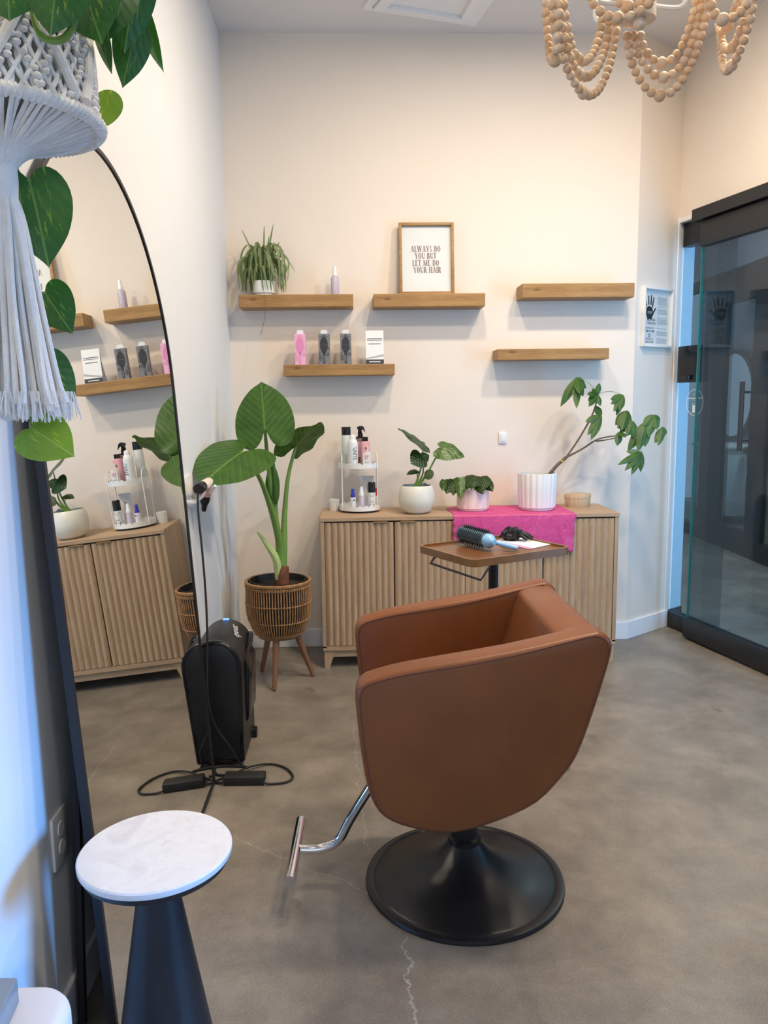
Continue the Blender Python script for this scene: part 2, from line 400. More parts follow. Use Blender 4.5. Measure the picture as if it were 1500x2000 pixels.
HEART = [(0, 1), (.05, .93), (.17, .80), (.33, .60), (.44, .38), (.50, .15), (.48, -.05), (.38, -.19), (.24, -.22), (.10, -.14), (.02, -.03)]
ALO = [(0, 1), (.06, .95), (.20, .84), (.36, .63), (.46, .38), (.5, .10), (.49, -.12), (.42, -.32), (.30, -.42), (.17, -.40), (.07, -.25), (.015, -.04)]
LENS = [(0, 1), (.16, .90), (.36, .74), (.48, .56), (.5, .45), (.42, .26), (.24, .10), (.04, .0)]
OVAL = [(0, 1), (.2, .94), (.40, .78), (.5, .5), (.46, .25), (.3, .06), (.1, -.02), (.01, 0)]
def leaf(name, base, tip, width, normal, shape, mat, parent, fold=.25, bend=.15, wave=0, rings=6):
    base, tip = Vector(base), Vector(tip); Lg = (tip-base).length; y = (tip-base)/Lg
    n = Vector(normal); n = (n - y*n.dot(y)).normalized(); x = y.cross(n)
    half = spline([Vector((a, b, 0)) for a, b in shape], 2)
    out = [(p.x, p.y) for p in half] + [(-p.x, p.y) for p in half[::-1][:-1]]
    N = len(out); vs = [Vector(base)]; uv = [(.5, 0)]; inv = WM[parent.name].inverted()
    ymin = min(b for a, b in shape)
    for k in range(1, rings+1):
        t = k/rings
        for i, (a, b) in enumerate(out):
            px, py = a*t*width, b*t*Lg
            h = -fold*abs(px) - bend*Lg*((b*t)**2) + wave*width*t*t*math.sin(i*2*PI/N*9)
            vs.append(base + x*px + y*py + n*h); uv.append((.5+a*t, (b*t-ymin)/(1-ymin)))
    fs = [(0, 1+i, 1+(i+1) % N) for i in range(N)]
    for k in range(rings-1):
        for i in range(N):
            j = (i+1) % N; fs.append((1+k*N+i, 1+k*N+j, 1+(k+1)*N+j, 1+(k+1)*N+i)[::-1])
    me = bpy.data.meshes.new(name); me.from_pydata([inv @ v for v in vs], [], fs)
    ul = me.uv_layers.new(name='UVMap')
    for lp in me.loops: ul.data[lp.index].uv = uv[lp.vertex_index]
    for p in me.polygons: p.use_smooth = True
    me.materials.append(M[mat]); o = bpy.data.objects.new(name, me); COL.objects.link(o)
    o.parent = parent; WM[o.name] = WM[parent.name]; return o
def strap(name, pts, width, mat, parent, side=None, k=5, cup=.25):
    """a grass-like blade following a path"""
    P = spline([Vector(p) for p in pts], k); n = len(P); vs = []; uv = []; fs = []
    inv = WM[parent.name].inverted()
    for i, p in enumerate(P):
        t = (P[min(i+1, n-1)]-P[max(i-1, 0)]).normalized()
        s = (side - t*side.dot(t)).normalized() if side is not None else t.orthogonal().normalized()
        nn = t.cross(s); u = i/(n-1); w = width*.5*min(1, .45+u*3)*(1-u**3)**.8 + .0004
        for j, q in enumerate((-1, 0, 1)):
            vs.append(inv @ (p + s*w*q + nn*w*cup*abs(q))); uv.append((.5+q*.5, u))
    for i in range(n-1):
        for j in range(2): fs.append((i*3+j, i*3+j+1, (i+1)*3+j+1, (i+1)*3+j))
    me = bpy.data.meshes.new(name); me.from_pydata(vs, [], fs); ul = me.uv_layers.new(name='UVMap')
    for lp in me.loops: ul.data[lp.index].uv = uv[lp.vertex_index]
    for p in me.polygons: p.use_smooth = True
    me.materials.append(M[mat]); o = bpy.data.objects.new(name, me); COL.objects.link(o)
    o.parent = parent; WM[o.name] = WM[parent.name]; return o

# ------------------------------------------------------------------ the room
XL, YB, XR, ZC = -.67, 4.4436, 1.578, 3.317
YF = -2.1
A = Vector((XR, YB, 0)); B_ = Vector((1.915, 4.690, 0)); G1 = Vector((2.113, 3.837, 0))
gd = (G1-B_).normalized(); gn = Vector((gd.y, -gd.x, 0))            # gn points into the room (-x)
if gn.x > 0: gn = -gn
GE = B_ + gd*(B_.y-YF)/abs(gd.y)                                     # glass line runs on past the camera
ad = (B_-A).normalized(); an = Vector((ad.y, -ad.x, 0))
def wallbox(p, q, z0, z1, n, t):                                     # slab from p to q, thickness t away from n
    mb = MB(); p, q, n = Vector(p), Vector(q), Vector(n)
    c = [p, q, q-n*t, p-n*t]
    mb.add([(v.x, v.y, z0) for v in c]+[(v.x, v.y, z1) for v in c],
           [(3,2,1,0),(4,5,6,7),(0,1,5,4),(1,2,6,5),(2,3,7,6),(3,0,4,7)])
    return mb
struct('floor', MB().box((XL-.1, YF-.1, -.1), (7.2, 11, 0)), 'floor')
struct('ceiling', MB().box((XL-.1, YF-.1, ZC), (4.4, 6.0, ZC+.1)), 'ceil')
struct('wall_left', MB().box((XL-.1, YF, 0), (XL, YB+.1, ZC)), 'wall_w')
struct('wall_back', MB().box((XL, YB, 0), (XR, YB+.1, ZC)), 'wall')
struct('wall_angled', wallbox(A, B_+ad*.02, 0, ZC, an, .1), 'wall')
struct('wall_right', wallbox(B_-gd*.05+gn*.012, GE, 2.43, ZC, gn, .15), 'wall')
# front wall behind the camera: piers and head round the shop window
fw = MB(); fw.box((XL, YF-.1, 0), (-.5, YF, ZC)); fw.box((2.0, YF-.1, 0), (GE.x, YF, ZC)); fw.box((-.5, YF-.1, 2.95), (2.0, YF, ZC)); fw.box((-.5, YF-.1, 0), (2.0, YF, .35))
struct('wall_front', fw, 'wall_w')
bb = .105
struct('baseboard_back', MB().box((XL+.012, YB-.014, 0), (XR+.004, YB, bb)), 'trim', .003)
struct('baseboard_left', MB().box((XL, YF, 0), (XL+.012, YB, bb)), 'trim', .003)
struct('baseboard_angled', wallbox(A+an*.014-ad*.004, B_+an*.014, 0, bb, an, .014), 'trim', .003)
struct('trim_1', wallbox(B_-ad*.022+an*.004, B_+ad*.002+an*.004, bb, 2.43, an, .03), 'trim', .002)   # white jamb edge
struct('trim_2', wallbox(B_-gd*.05+gn*.012, GE+gn*.0, 2.405, 2.43, gn, .13), 'trim')
# ceiling access panel
hp = [atz(x, y, ZC) for x, y in ((699, 14), (932, 50), (990, -30), (760, -66))]
def quadring(pts, inset0, inset1, z0, z1):
    c = sum(pts, Vector())/4; o = [p + (c-p).normalized()*inset0*1.414 for p in pts]; i = [p + (c-p).normalized()*inset1*1.414 for p in pts]
    vs = [(p.x, p.y, z0) for p in o]+[(p.x, p.y, z0) for p in i]+[(p.x, p.y, z1) for p in o]+[(p.x, p.y, z1) for p in i]
    fs = []
    for k in range(4):
        j = (k+1) % 4
        fs += [(k, j, 4+j, 4+k), (8+k, 8+j, 12+j, 12+k), (k, j, 8+j, 8+k), (4+k, 4+j, 12+j, 12+k)]
    return MB().add(vs, fs)
hat = thing('ceiling_hatch', 'white framed access panel set in the ceiling', 'ceiling hatch', (hp[0]+hp[2])/2)
part('outer_frame', quadring(hp, .015, .05, ZC-.012, ZC), 'trim', hat, smooth=False)
part('inner_frame', quadring(hp, .055, .105, ZC-.022, ZC), 'trim', hat, smooth=False)
cpt = (hp[0]+hp[2])/2
part('panel', MB().add([(cpt+(p-cpt)*.8)+Vector((0, 0, -.004)) for p in hp]+[(cpt+(p-cpt)*.8) for p in hp], [(0,1,2,3),(4,5,6,7),(0,1,5,4),(1,2,6,5),(2,3,7,6),(3,0,4,7)]), 'trim', hat, smooth=False)

# ------------------------------------------------------------------ glass wall and corridor
def gl(s, off, z): return Vector((B_.x, B_.y, z)) + gd*s + gn*off
def gbox(s0, s1, o0, o1, z0, z1, mb=None):
    mb = mb or MB()
    c = [(s0, o0), (s1, o0), (s1, o1), (s0, o1)]
    return mb.add([gl(a, b, z0) for a, b in c]+[gl(a, b, z1) for a, b in c], [(3,2,1,0),(4,5,6,7),(0,1,5,4),(1,2,6,5),(2,3,7,6),(3,0,4,7)])
SL = (B_.y-YF)/abs(gd.y)
w1 = thing('window_1', None, None, B_); w1['kind'] = 'structure'
part('glass_pane', gbox(.006, .45, -.035, -.023, .1, 2.31), 'glass', w1, smooth=False)
part('bottom_rail', gbox(0, .5, -.06, .0, 0, .10), 'black', w1, bevel=.003)
part('top_rail', gbox(0, .6, -.08, -.02, 2.27, 2.405), 'black', w1, bevel=.003)
d1 = thing('door_1', None, None, gl(.25, .03, 0)); d1['kind'] = 'structure'
part('glass_pane', gbox(.252, SL, .022, .034, .1, 2.24), 'glass', d1, smooth=False)
part('glass_edge', gbox(.246, .2515, .020, .036, .1, 2.24), 'teal', d1, smooth=False)
part('bottom_rail', gbox(.25, SL, .0, .06, .012, .125), 'black', d1, bevel=.004)
part('top_rail', gbox(.25, SL, .0, .055, 2.225, 2.36), 'black', d1, bevel=.006)
t3 = struct('trim_3', gbox(.2, SL, -.02, .075, 2.365, 2.43), 'black', .003)
# corridor: return wall, far wall of framed glass, dim salon beyond
struct('wall_corridor', wallbox(B_+ad*.02, B_+ad*.16, 0, ZC, an, .1), 'wall_w')
struct('baseboard_corridor', wallbox(B_+ad*.02+an*.01, B_+ad*.16+an*.01, 0, .1, an, .01), 'black')
O0, O1 = Vector((3.40, 4.4, 0)), Vector((3.51, 9.6, 0)); od = (O1-O0).normalized(); on = Vector((-od.y, od.x, 0))
def op(x, y): return atp(x, y, O0, on)
def obox(y0, y1, z0, z1, o0, o1, mb=None):
    mb = mb or MB()
    c = [O0+od*((y0-O0.y)/od.y)+on*o0, O0+od*((y1-O0.y)/od.y)+on*o0, O0+od*((y1-O0.y)/od.y)+on*o1, O0+od*((y0-O0.y)/od.y)+on*o1]
    return mb.add([(p.x, p.y, z0) for p in c]+[(p.x, p.y, z1) for p in c], [(3,2,1,0),(4,5,6,7),(0,1,5,4),(1,2,6,5),(2,3,7,6),(3,0,4,7)])
zh = op(1450, 520).z
struct('wall_far', obox(2, 10.5, zh, 4.0, 0, -.1), 'greyslab')
struct('ceiling_corridor', MB().box((2.4, 6.0, 3.6), (3.6, 11, 3.7)), 'ceil')
struct('wall_corridor_end', MB().box((.8, 10.5, 0), (3.6, 10.6, 4)), 'wall_w')
ys = [op(x, 860).y for x in (1330, 1372, 1407, 1466, 1492, 1530)]
d2 = thing('door_2', None, None, O0+od*((ys[2]-O0.y)/od.y)); d2['kind'] = 'structure'
part('stile', obox(ys[2], ys[1], 0, zh, .02, -.05), 'aluminium', d2)
part('stile', obox(ys[4], ys[3], 0, zh, .02, -.05), 'aluminium', d2)
part('bottom_rail', obox(ys[3], ys[2], 0, .22, .015, -.045), 'aluminium', d2)
part('top_rail', obox(ys[3], ys[2], zh-.3, zh, .015, -.045), 'aluminium', d2)
part('glass_pane', obox(ys[3], ys[2], .22, zh-.3, -.01, -.02), 'glass', d2)
h = part('handle', MB(), 'black', d2) if False else None
hz0, hz1 = op(1461, 880).z, op(1470, 745).z; hy = op(1465, 810).y
hb = MB(); hp0 = O0+od*((hy-O0.y)/od.y)+on*.08
hb.tube([(hp0.x, hp0.y, hz0), (hp0.x, hp0.y, hz1)], .022, 10)
for q in (.15, .85):
    z = hz0+(hz1-hz0)*q; hb.tube([(hp0.x, hp0.y, z), (hp0.x-on.x*.08, hp0.y-on.y*.08, z)], .012, 8)
part('handle', hb, 'black', d2)
w2 = thing('window_2', None, None, O0+od*((ys[1]-O0.y)/od.y)); w2['kind'] = 'structure'
part('bottom_rail', obox(ys[1], 10.4, 0, .12, .02, -.05), 'aluminium', w2)
part('top_rail', obox(ys[1], 10.4, zh-.1, zh, .02, -.05), 'aluminium', w2)
part('glass_pane', obox(ys[1], 10.4, .12, zh-.1, -.01, -.02), 'glass', w2)
w3 = thing('window_3', None, None, O0+od*((ys[5]-O0.y)/od.y)); w3['kind'] = 'structure'
part('bottom_rail', obox(2, ys[4], 0, .16, .02, -.05), 'black', w3)
part('glass_pane', obox(2, ys[4], .16, zh, -.01, -.02), 'glass', w3)
part('mullion', obox(ys[5]-.25, ys[5]-.1, 0, zh, .02, -.05), 'aluminium', w3)
struct('wall_salon', MB().box((5.6, 3, 0), (5.7, 12.8, 4)), 'greyslab')
struct('ceiling_salon', MB().box((3.5, 3, 3.6), (5.7, 11, 3.7)), 'ceil')
p = at(1432, 772, 9.6); p = atp(1432, 772, (5.55, 0, 0), Vector((1, 0, 0)))
rm = thing('round_mirror', 'large round mirror on the far wall of the salon across the corridor', 'mirror', p)
mt = Matrix.Rotation(-PI/2, 3, 'Y')
part('rim', MB().lathe([(.60, -.02), (.66, -.02), (.66, .03), (.60, .03), (.60, -.02)], 48, p, mt, caps=False), 'black', rm)
part('mirror_glass', MB().lathe([(.02, .0), (.61, .0), (.61, .01), (.02, .01)], 48, p, mt), 'mirror', rm)
c0 = atp(1340, 1015, (4.1, 0, 0), Vector((1, 0, 0))); zt = atp(1380, 868, (4.1, 0, 0), Vector((1, 0, 0))).z
cy0, cy1 = atp(1416, 940, (4.1, 0, 0), Vector((1, 0, 0))).y, atp(1352, 940, (4.1, 0, 0), Vector((1, 0, 0))).y
tr = thing('drawer_trolley', 'white drawer trolley on castors behind the far glass door', 'trolley', (4.3, (cy0+cy1)/2, 0))
part('body', MB().box((4.12, cy0, .09), (4.55, cy1, zt-.03)), 'white', tr, bevel=.006)
part('top', MB().box((4.08, cy0-.02, zt-.03), (4.58, cy1+.02, zt)), 'white', tr, bevel=.006)
for q0, q1 in ((.80, .965), (.60, .785), (.02, .585)):
    part('drawer', MB().box((4.10, cy0+.03, .09+(zt-.12)*q0), (4.12, cy1-.03, .09+(zt-.12)*q1)), 'white', tr, bevel=.004)
for cx in (4.18, 4.5):
    for cy in (cy0+.06, cy1-.06):
        part('castor', MB().lathe([(.012, -.02), (.04, -.02), (.04, .02), (.012, .02)], 14, (cx, cy, .041), Matrix.Rotation(PI/2, 3, 'X')).box((cx-.012, cy-.012, .05), (cx+.012, cy+.012, .095)), 'black', tr)
hp_ = Vector((4.3, cy0-.10, zt-.1))
hd = thing('hair_dryer', 'dark hair dryer hanging from the side of the white trolley', 'hair dryer', hp_)
part('body', MB().lathe([(.03, -.1), (.045, -.08), (.045, .06), (.055, .12)], 16, hp_+Vector((0, -.03, .06)), Matrix.Rotation(PI/2, 3, 'X')), 'black', hd)
part('handle', MB().tube([hp_+Vector((0, .0, .05)), hp_+Vector((0, -.01, -.12))], .02, 8), 'black', hd)
part('cable', MB().tube([hp_+Vector((0, -.01, -.12)), hp_+Vector((0, .01, -.4)), hp_+Vector((0, -.03, -.6)), hp_+Vector((0, .01, -.66)), hp_+Vector((0, -.06, -.62))], .012, 6, 5), 'black', hd)
# door plate and round decal on the fixed pane
s0, s1 = .035, .225
pl = thing('door_plate', 'black rectangular lock plate fixed on the glass by the door', 'lock plate', gl(s0, -.02, 1.5))
part('plate', gbox(s0, s1, -.018, .012, 1.49, 1.70), 'blackgloss', pl, bevel=.004)
part('thumb_turn', gbox(.11, .17, .012, .030, 1.505, 1.53), 'blackgloss', pl, bevel=.003)
dc = thing('round_decal', 'small white round decal on the glass below the black plate', 'decal', gl(.165, -.022, 1.35))
mg = Matrix((gd, Vector((0, 0, 1)), gn)).transposed()
cdc = gl(.165, -.0215, 1.375)
part('ring', MB().lathe([(.073, 0), (.076, 0), (.076, .0008), (.073, .0008), (.073, 0)], 40, cdc, mg, caps=False), 'paper', dc)
part('bar', MB().box((-.068, .022, 0), (.068, .027, .0008), Matrix.Translation(cdc) @ mg.to_4x4()), 'paper', dc)
part('square', MB().box((-.018, -.058, 0), (.018, -.015, .0008), Matrix.Translation(cdc) @ mg.to_4x4()), 'paper', dc)
for k, (yy, ww) in enumerate(((.045, .022), (.012, .03), (-.008, .028))):
    part('text_line', MB().box((-ww, yy, 0), (ww, yy+.004, .0008), Matrix.Translation(cdc) @ mg.to_4x4()), 'light_print', dc)

# ------------------------------------------------------------------ leaning arched mirror
TL = math.radians(3.2); MO = Vector((-.537, 1.572, .004)); MW, MS = 1.222, 1.455
mu = Vector((0, 1, 0)); mv = Vector((-math.sin(TL), 0, math.cos(TL))); mn = Vector((math.cos(TL), 0, math.sin(TL)))
def arch(inset, n=40):
    r = MW/2-inset
    return [(inset, inset), (MW-inset, inset)] + [(MW/2+r*math.cos(PI*k/n), MS+r*math.sin(PI*k/n)) for k in range(n+1)]
def mp(a, b, h): return MO + mu*a + mv*b + mn*h
mi = thing('arched_mirror', 'tall arched floor mirror with thin black frame leaning on the left wall', 'mirror', (-.55, 2.18, 0))
o_, i_ = arch(0), arch(.012); n = len(o_); fm = MB()
vs = [mp(a, b, 0) for a, b in o_]+[mp(a, b, 0) for a, b in i_]+[mp(a, b, -.018) for a, b in o_]+[mp(a, b, -.018) for a, b in i_]
fs = []
for k in range(n):
    j = (k+1) % n
    fs += [(k, j, n+j, n+k), (2*n+k, 2*n+j, 3*n+j, 3*n+k), (k, j, 2*n+j, 2*n+k), (n+k, n+j, 3*n+j, 3*n+k)]
part('frame', fm.add(vs, fs), 'black', mi)
part('mirror_glass', MB().prism(arch(.0125), -.009, -.004, mp), 'mirror', mi, smooth=False)
part('back_panel', MB().prism(arch(.0125), -.018, -.0095, mp), 'black', mi, smooth=False)
for yy in (.07, MW-.07):
    t = mp(yy, .9, -.018); part('stand_leg', MB().tube([t, (XL+.03, t.y, .012)], .011, 8), 'black', mi)

# ------------------------------------------------------------------ shelves and what stands on them
SH = [(-.595, .008, 1.902, 1.9675, 'brown wooden shelf holding the striped spider plant'),
      (.115, .711, 1.899, 1.9675, 'brown wooden shelf holding the framed quote'),
      (-.370, .225, 1.543, 1.602, 'brown wooden shelf holding the boxed hairbrushes'),
      (.909, 1.516, 1.941, 2.015, 'empty wooden shelf, the upper one at the right of the wall'),
      (.779, 1.387, 1.6155, 1.674, 'empty wooden shelf, the lower one at the right of the wall')]
for x0, x1, z0, z1, lb in SH:
    mb = MB().box((x0, 4.293, z0), (x1, YB, z1))
    o = single('floating_shelf', mb, 'shelf', lb, 'shelf', ((x0+x1)/2, 4.368, z0), 'floating shelves on the back wall', .003, False)
# framed quote, leaning
fz = 1.9675
fr = thing('framed_quote', 'wood framed white print with a brown four line quote', 'picture frame', (.407, 4.365, fz))
ln = math.radians(6.5)
fu = Vector((0, math.sin(ln), math.cos(ln))); fn = Vector((0, -math.cos(ln), math.sin(ln))); fo = Vector((.2585, 4.372, fz+.001))
FWd, FH = .297, .385
def fp(a, b, h): return fo + Vector((1, 0, 0))*a + fu*b + fn*h
def fbox(a0, b0, a1, b1, h0, h1): return MB().prism([(a0, b0), (a1, b0), (a1, b1), (a0, b1)], h0, h1, fp)
ft = .016
for a0, b0, a1, b1 in ((0, 0, ft, FH), (FWd-ft, 0, FWd, FH), (ft, 0, FWd-ft, ft), (ft, FH-ft, FWd-ft, FH)):
    part('frame_bar', fbox(a0, b0, a1, b1, -.008, .018), 'shelf', fr, bevel=.002)
part('print', fbox(ft, ft, FWd-ft, FH-ft, -.004, .0), 'paper', fr, smooth=False)
part('glass', fbox(ft, ft, FWd-ft, FH-ft, .006, .0075), 'clearglass', fr, smooth=False)
# condensed serif capitals drawn as strokes: stems thick, hairlines thin, slab feet
def glyphs(word, x, y, hgt, mb):
    K, H_ = hgt*.17, hgt*.055
    def st(x0, y0, x1, y1, w):                          # slanted bar with horizontal ends
        mb.prism([(x+x0*hgt-w/2, y+y0*hgt), (x+x0*hgt+w/2, y+y0*hgt), (x+x1*hgt+w/2, y+y1*hgt), (x+x1*hgt-w/2, y+y1*hgt)], .0004, .0008, fp)
    def hb(x0, x1, yy, w=None):
        w = w or H_; mb.prism([(x+x0*hgt, y+yy*hgt-w/2), (x+x1*hgt, y+yy*hgt-w/2), (x+x1*hgt, y+yy*hgt+w/2), (x+x0*hgt, y+yy*hgt+w/2)], .0004, .0008, fp)
    def sf(xx, yy, w=.24): hb(xx-w/2, xx+w/2, .03 if yy == 0 else .97)
    def bowl(cx, cy, rx, ry, a0, a1, w0, w1):           # elliptic stroke, thick at its sides
        n_ = 14
        for k in range(n_):
            p = []
            for a in (a0+(a1-a0)*k/n_, a0+(a1-a0)*(k+1)/n_):
                c, s = math.cos(a), math.sin(a); w = (w0*abs(c)+w1*abs(s))/hgt
                p.append(((cx+(rx-w)*c, cy+(ry-w)*s), (cx+rx*c, cy+ry*s)))
            q = [p[0][0], p[0][1], p[1][1], p[1][0]]
            mb.prism([(x+a*hgt, y+b*hgt) for a, b in q], .0004, .0008, fp)
    for ch in word:
        w = {'A': .62, 'L': .48, 'W': .86, 'Y': .60, 'S': .44, 'D': .58, 'O': .56, 'U': .58, 'B': .54, 'T': .54, 'E': .50, 'M': .78, 'H': .62, 'I': .28, 'R': .58, ' ': .30}[ch]
        if ch == 'A': st(.10, 0, .30, 1, H_); st(.50, 0, .31, 1, K); hb(.17, .45, .3); sf(.10, 0); sf(.50, 0)
        if ch == 'L': st(.14, 0, .14, 1, K); sf(.14, 1); hb(.04, .44, .04, hgt*.08); st(.42, .0, .42, .22, H_)
        if ch == 'W': st(.26, 0, .10, 1, K); st(.26, 0, .42, 1, H_); st(.58, 0, .42, 1, K); st(.58, 0, .74, 1, H_); sf(.10, 1); sf(.74, 1, .2)
        if ch == 'Y': st(.30, .42, .10, 1, K); st(.31, .42, .50, 1, H_); st(.30, 0, .30, .45, K); sf(.30, 0); sf(.1, 1); sf(.5, 1, .18)
        if ch == 'S': bowl(.21, .74, .17, .26, PI*.15, PI*1.5, K*.8, H_); bowl(.21, .26, .18, .27, -PI*.85, PI*.5, K*.8, H_)
        if ch == 'D': st(.14, 0, .14, 1, K); hb(.04, .28, .03); hb(.04, .28, .97); bowl(.24, .5, .29, .5, -PI/2, PI/2, K, H_)
        if ch == 'O': bowl(.27, .5, .25, .51, 0, 2*PI, K, H_)
        if ch == 'U': st(.14, .25, .14, 1, K); st(.46, .25, .46, 1, H_); bowl(.30, .28, .195, .29, PI, 2*PI, K*.8, H_); sf(.14, 1); sf(.46, 1, .18)
        if ch == 'B': st(.14, 0, .14, 1, K); hb(.04, .28, .03); hb(.04, .28, .97); hb(.14, .28, .52); bowl(.24, .76, .22, .24, -PI/2, PI/2, K*.85, H_); bowl(.24, .27, .26, .27, -PI/2, PI/2, K, H_)
        if ch == 'T': st(.26, 0, .26, 1, K); hb(.03, .49, .96, hgt*.08); sf(.26, 0); st(.05, .80, .05, 1, H_); st(.47, .80, .47, 1, H_)
        if ch == 'E': st(.14, 0, .14, 1, K); hb(.04, .44, .04, hgt*.07); hb(.04, .42, .96, hgt*.07); hb(.14, .34, .52); st(.43, 0, .43, .2, H_); st(.41, .8, .41, 1, H_)
        if ch == 'M': st(.10, 0, .12, 1, H_); st(.36, .05, .14, 1, K); st(.36, .05, .58, 1, H_); st(.62, 0, .60, 1, K); sf(.10, 0, .18); sf(.62, 0)
        if ch == 'H': st(.14, 0, .14, 1, K); st(.48, 0, .48, 1, K); hb(.14, .48, .5); [sf(a, b) for a in (.14, .48) for b in (0, 1)]
        if ch == 'I': st(.14, 0, .14, 1, K); sf(.14, 0); sf(.14, 1)
        if ch == 'R': st(.14, 0, .14, 1, K); hb(.04, .28, .97); sf(.14, 0); hb(.14, .28, .48); bowl(.24, .73, .24, .26, -PI/2, PI/2, K, H_); st(.50, 0, .26, .5, K)
        x += w*hgt
    return x
def glen(word, hgt):
    d = {'A': .62, 'L': .48, 'W': .86, 'Y': .60, 'S': .44, 'D': .58, 'O': .56, 'U': .58, 'B': .54, 'T': .54, 'E': .50, 'M': .78, 'H': .62, 'I': .28, 'R': .58, ' ': .30}
    return sum(d[c] for c in word)*hgt
lh = .0315
for k, wd in enumerate(('ALWAYS DO', 'YOU BUT', 'LET ME DO', 'YOUR HAIR')):
    mb = MB(); hg = lh*1.02
    glyphs(wd, FWd/2-.004+(.008 if k == 3 else 0)-glen(wd, hg)/2, .232-k*.0375, hg, mb)
    part('lettering', mb, 'taupe', fr, smooth=False)

def bottle_simple(name, label, cat, loc, parts, group=None, rotz=0):
    t = thing(name, label, cat, loc, rotz, group)
    for nm, prof, mat in parts:
        part(nm, MB().lathe(prof, 24), mat, t, world=False)
    return t
def vtext(parent, s, size, loc, z, mat, r, face=-PI/2, xs=1):
    """letters one below the other's side: text running down a bottle, facing angle `face`"""
    d = Vector((math.cos(face), math.sin(face), 0))
    org = Vector(loc) + d*(r+.0006) + Vector((0, 0, z)); rt = Vector((-d.y, d.x, 0))
    return text('lettering', s, size, org - rt*size*.35, Vector((0, 0, -1)), rt, mat, parent, xs, 'CENTER')
p = Vector((-.088, 4.35, 1.9675))
b = bottle_simple('spray_bottle', 'lilac spray bottle with white cap alone on the upper shelf', 'bottle', p,
    [('body', [(.001, 0), (.021, 0), (.0225, .004), (.0225, .085), (.018, .098), (.011, .104)], 'lilac'),
     ('cap', [(.013, .100), (.0135, .115), (.010, .120), (.0095, .145), (.007, .150)], 'whitegloss')])
vtext(b, 'UNITE', .016, p, .048, 'paper', .0225, xs=.9)
def brush_box(x, face, ink, label, ang=0):
    loc = Vector((x, 4.34, 1.602)); t = thing('hairbrush_box', label, 'box', loc, ang, 'boxed hairbrushes on the lower shelf')
    w, hh, dp = .029, .163, .022
    part('carton', MB().box((-w, -dp, 0), (w, dp, hh)), face, t, False, .001, False)
    part('hang_tab', MB().prism([(-.018, hh), (.018, hh), (.018, hh+.016), (.012, hh+.022), (-.012, hh+.022), (-.018, hh+.016)], -.0006, .0006, lambda a, b_, h: Vector((a, h, b_))), 'label', t, False, smooth=False)
    y = -dp-.0004
    el = [(.021*math.cos(q*2*PI/28), .105+.042*math.sin(q*2*PI/28)*(1 if math.sin(q*2*PI/28) > 0 else 1.05)) for q in range(28)]
    f3 = lambda a, b_, h: Vector((a, y-h, b_))
    part('brush_picture', MB().prism(el, 0, .0006, f3), ink, t, False, smooth=False)
    part('handle_picture', MB().prism([(-.008, .066), (.008, .066), (.0055, .05), (.0065, .02), (.004, .006), (-.004, .006), (-.0065, .02), (-.0055, .05)], 0, .0006, f3), ink, t, False, smooth=False)
    part('cut_out', MB().prism([(-.002, .048), (.002, .048), (.003, .02), (0, .013), (-.003, .02)], .0006, .001, f3), face, t, False, smooth=False)
    part('top_line', MB().box((-.025, y-.0005, hh-.016), (.025, y, hh-.0145)).box((-.009, y-.0005, hh-.010), (.009, y, hh-.0065)), ink, t, False, smooth=False)
    part('split_line', MB().box((-.022, y-.0012, .104), (.022, y-.0006, .1048)), face, t, False, smooth=False)
    for cx, cz, r in ((-.021, .045, .007), (-.019, .030, .008), (-.026, .062, .005), (.019, .055, .0085), (.025, .085, .006)):
        part('curl_picture', MB().lathe([(r*.62, 0), (r, 0), (r, .0005), (r*.62, .0005), (r*.62, 0)], 18, (cx if abs(cx)+r < w else (w-r)*(1 if cx > 0 else -1), y, cz), Matrix.Rotation(PI/2, 3, 'X'), caps=False), ink, t, False, smooth=False)
    return t
brush_box(-.280, 'pink', 'hotpink', 'pink boxed hairbrush on the lower shelf', math.radians(-4))
brush_box(-.152, 'greycard', 'darkprint', 'grey boxed hairbrush beside the pink box', math.radians(-3))
brush_box(-.036, 'greycard', 'darkprint', 'grey boxed hairbrush beside the white tent card', math.radians(-2))
tc = thing('tent_card', 'white tent card with dark footer on the lower shelf', 'card', (.119, 4.33, 1.602))
w = .048; cv = MB(); npt = 12; prof = []
for k in range(npt+1):                                   # front leaf rises, folds over and comes down behind
    t = k/npt; prof.append((-.03+.022*t, .178*t))
for k in range(1, npt+1):
    t = k/npt; prof.append((-.008+.062*t-.012*math.sin(PI*t), .178*(1-t)))
vs = []; fs = []
for k, (a, b) in enumerate(prof): vs += [(-w, a, b), (w, a, b), (-w, a+.0006, b), (w, a+.0006, b)]
for k in range(len(prof)-1):
    o = k*4; fs += [(o, o+1, o+5, o+4), (o+2, o+3, o+7, o+6), (o, o+2, o+6, o+4), (o+1, o+3, o+7, o+5)]
part('sheet', cv.add(vs, fs), 'paper', tc, False)
def tcp(a, b, h): t = b/.178; return Vector((a, -.03+.022*t-h, b))
part('footer', MB().prism([(-w, .001), (w, .001), (w, .024), (-w, .024)], .0004, .0009, tcp), 'darkprint', tc, False, smooth=False)
part('wave_print', MB().prism([(-w, .026), (w, .040), (w, .052), (.01, .044), (-w, .032)], .0004, .0008, tcp), 'light_print', tc, False, smooth=False)
for z, ww, hh in ((.132, .04, .0035), (.124, .04, .0025), (.105, .033, .0035)):
    part('text_line', MB().prism([(-ww, z), (ww, z), (ww, z+hh), (-ww, z+hh)], .0004, .0009, tcp), 'print', tc, False, smooth=False)
part('footer_text', MB().prism([(-.03, .010), (.03, .010), (.03, .014), (-.03, .014)], .001, .0013, tcp), 'paper', tc, False, smooth=False)

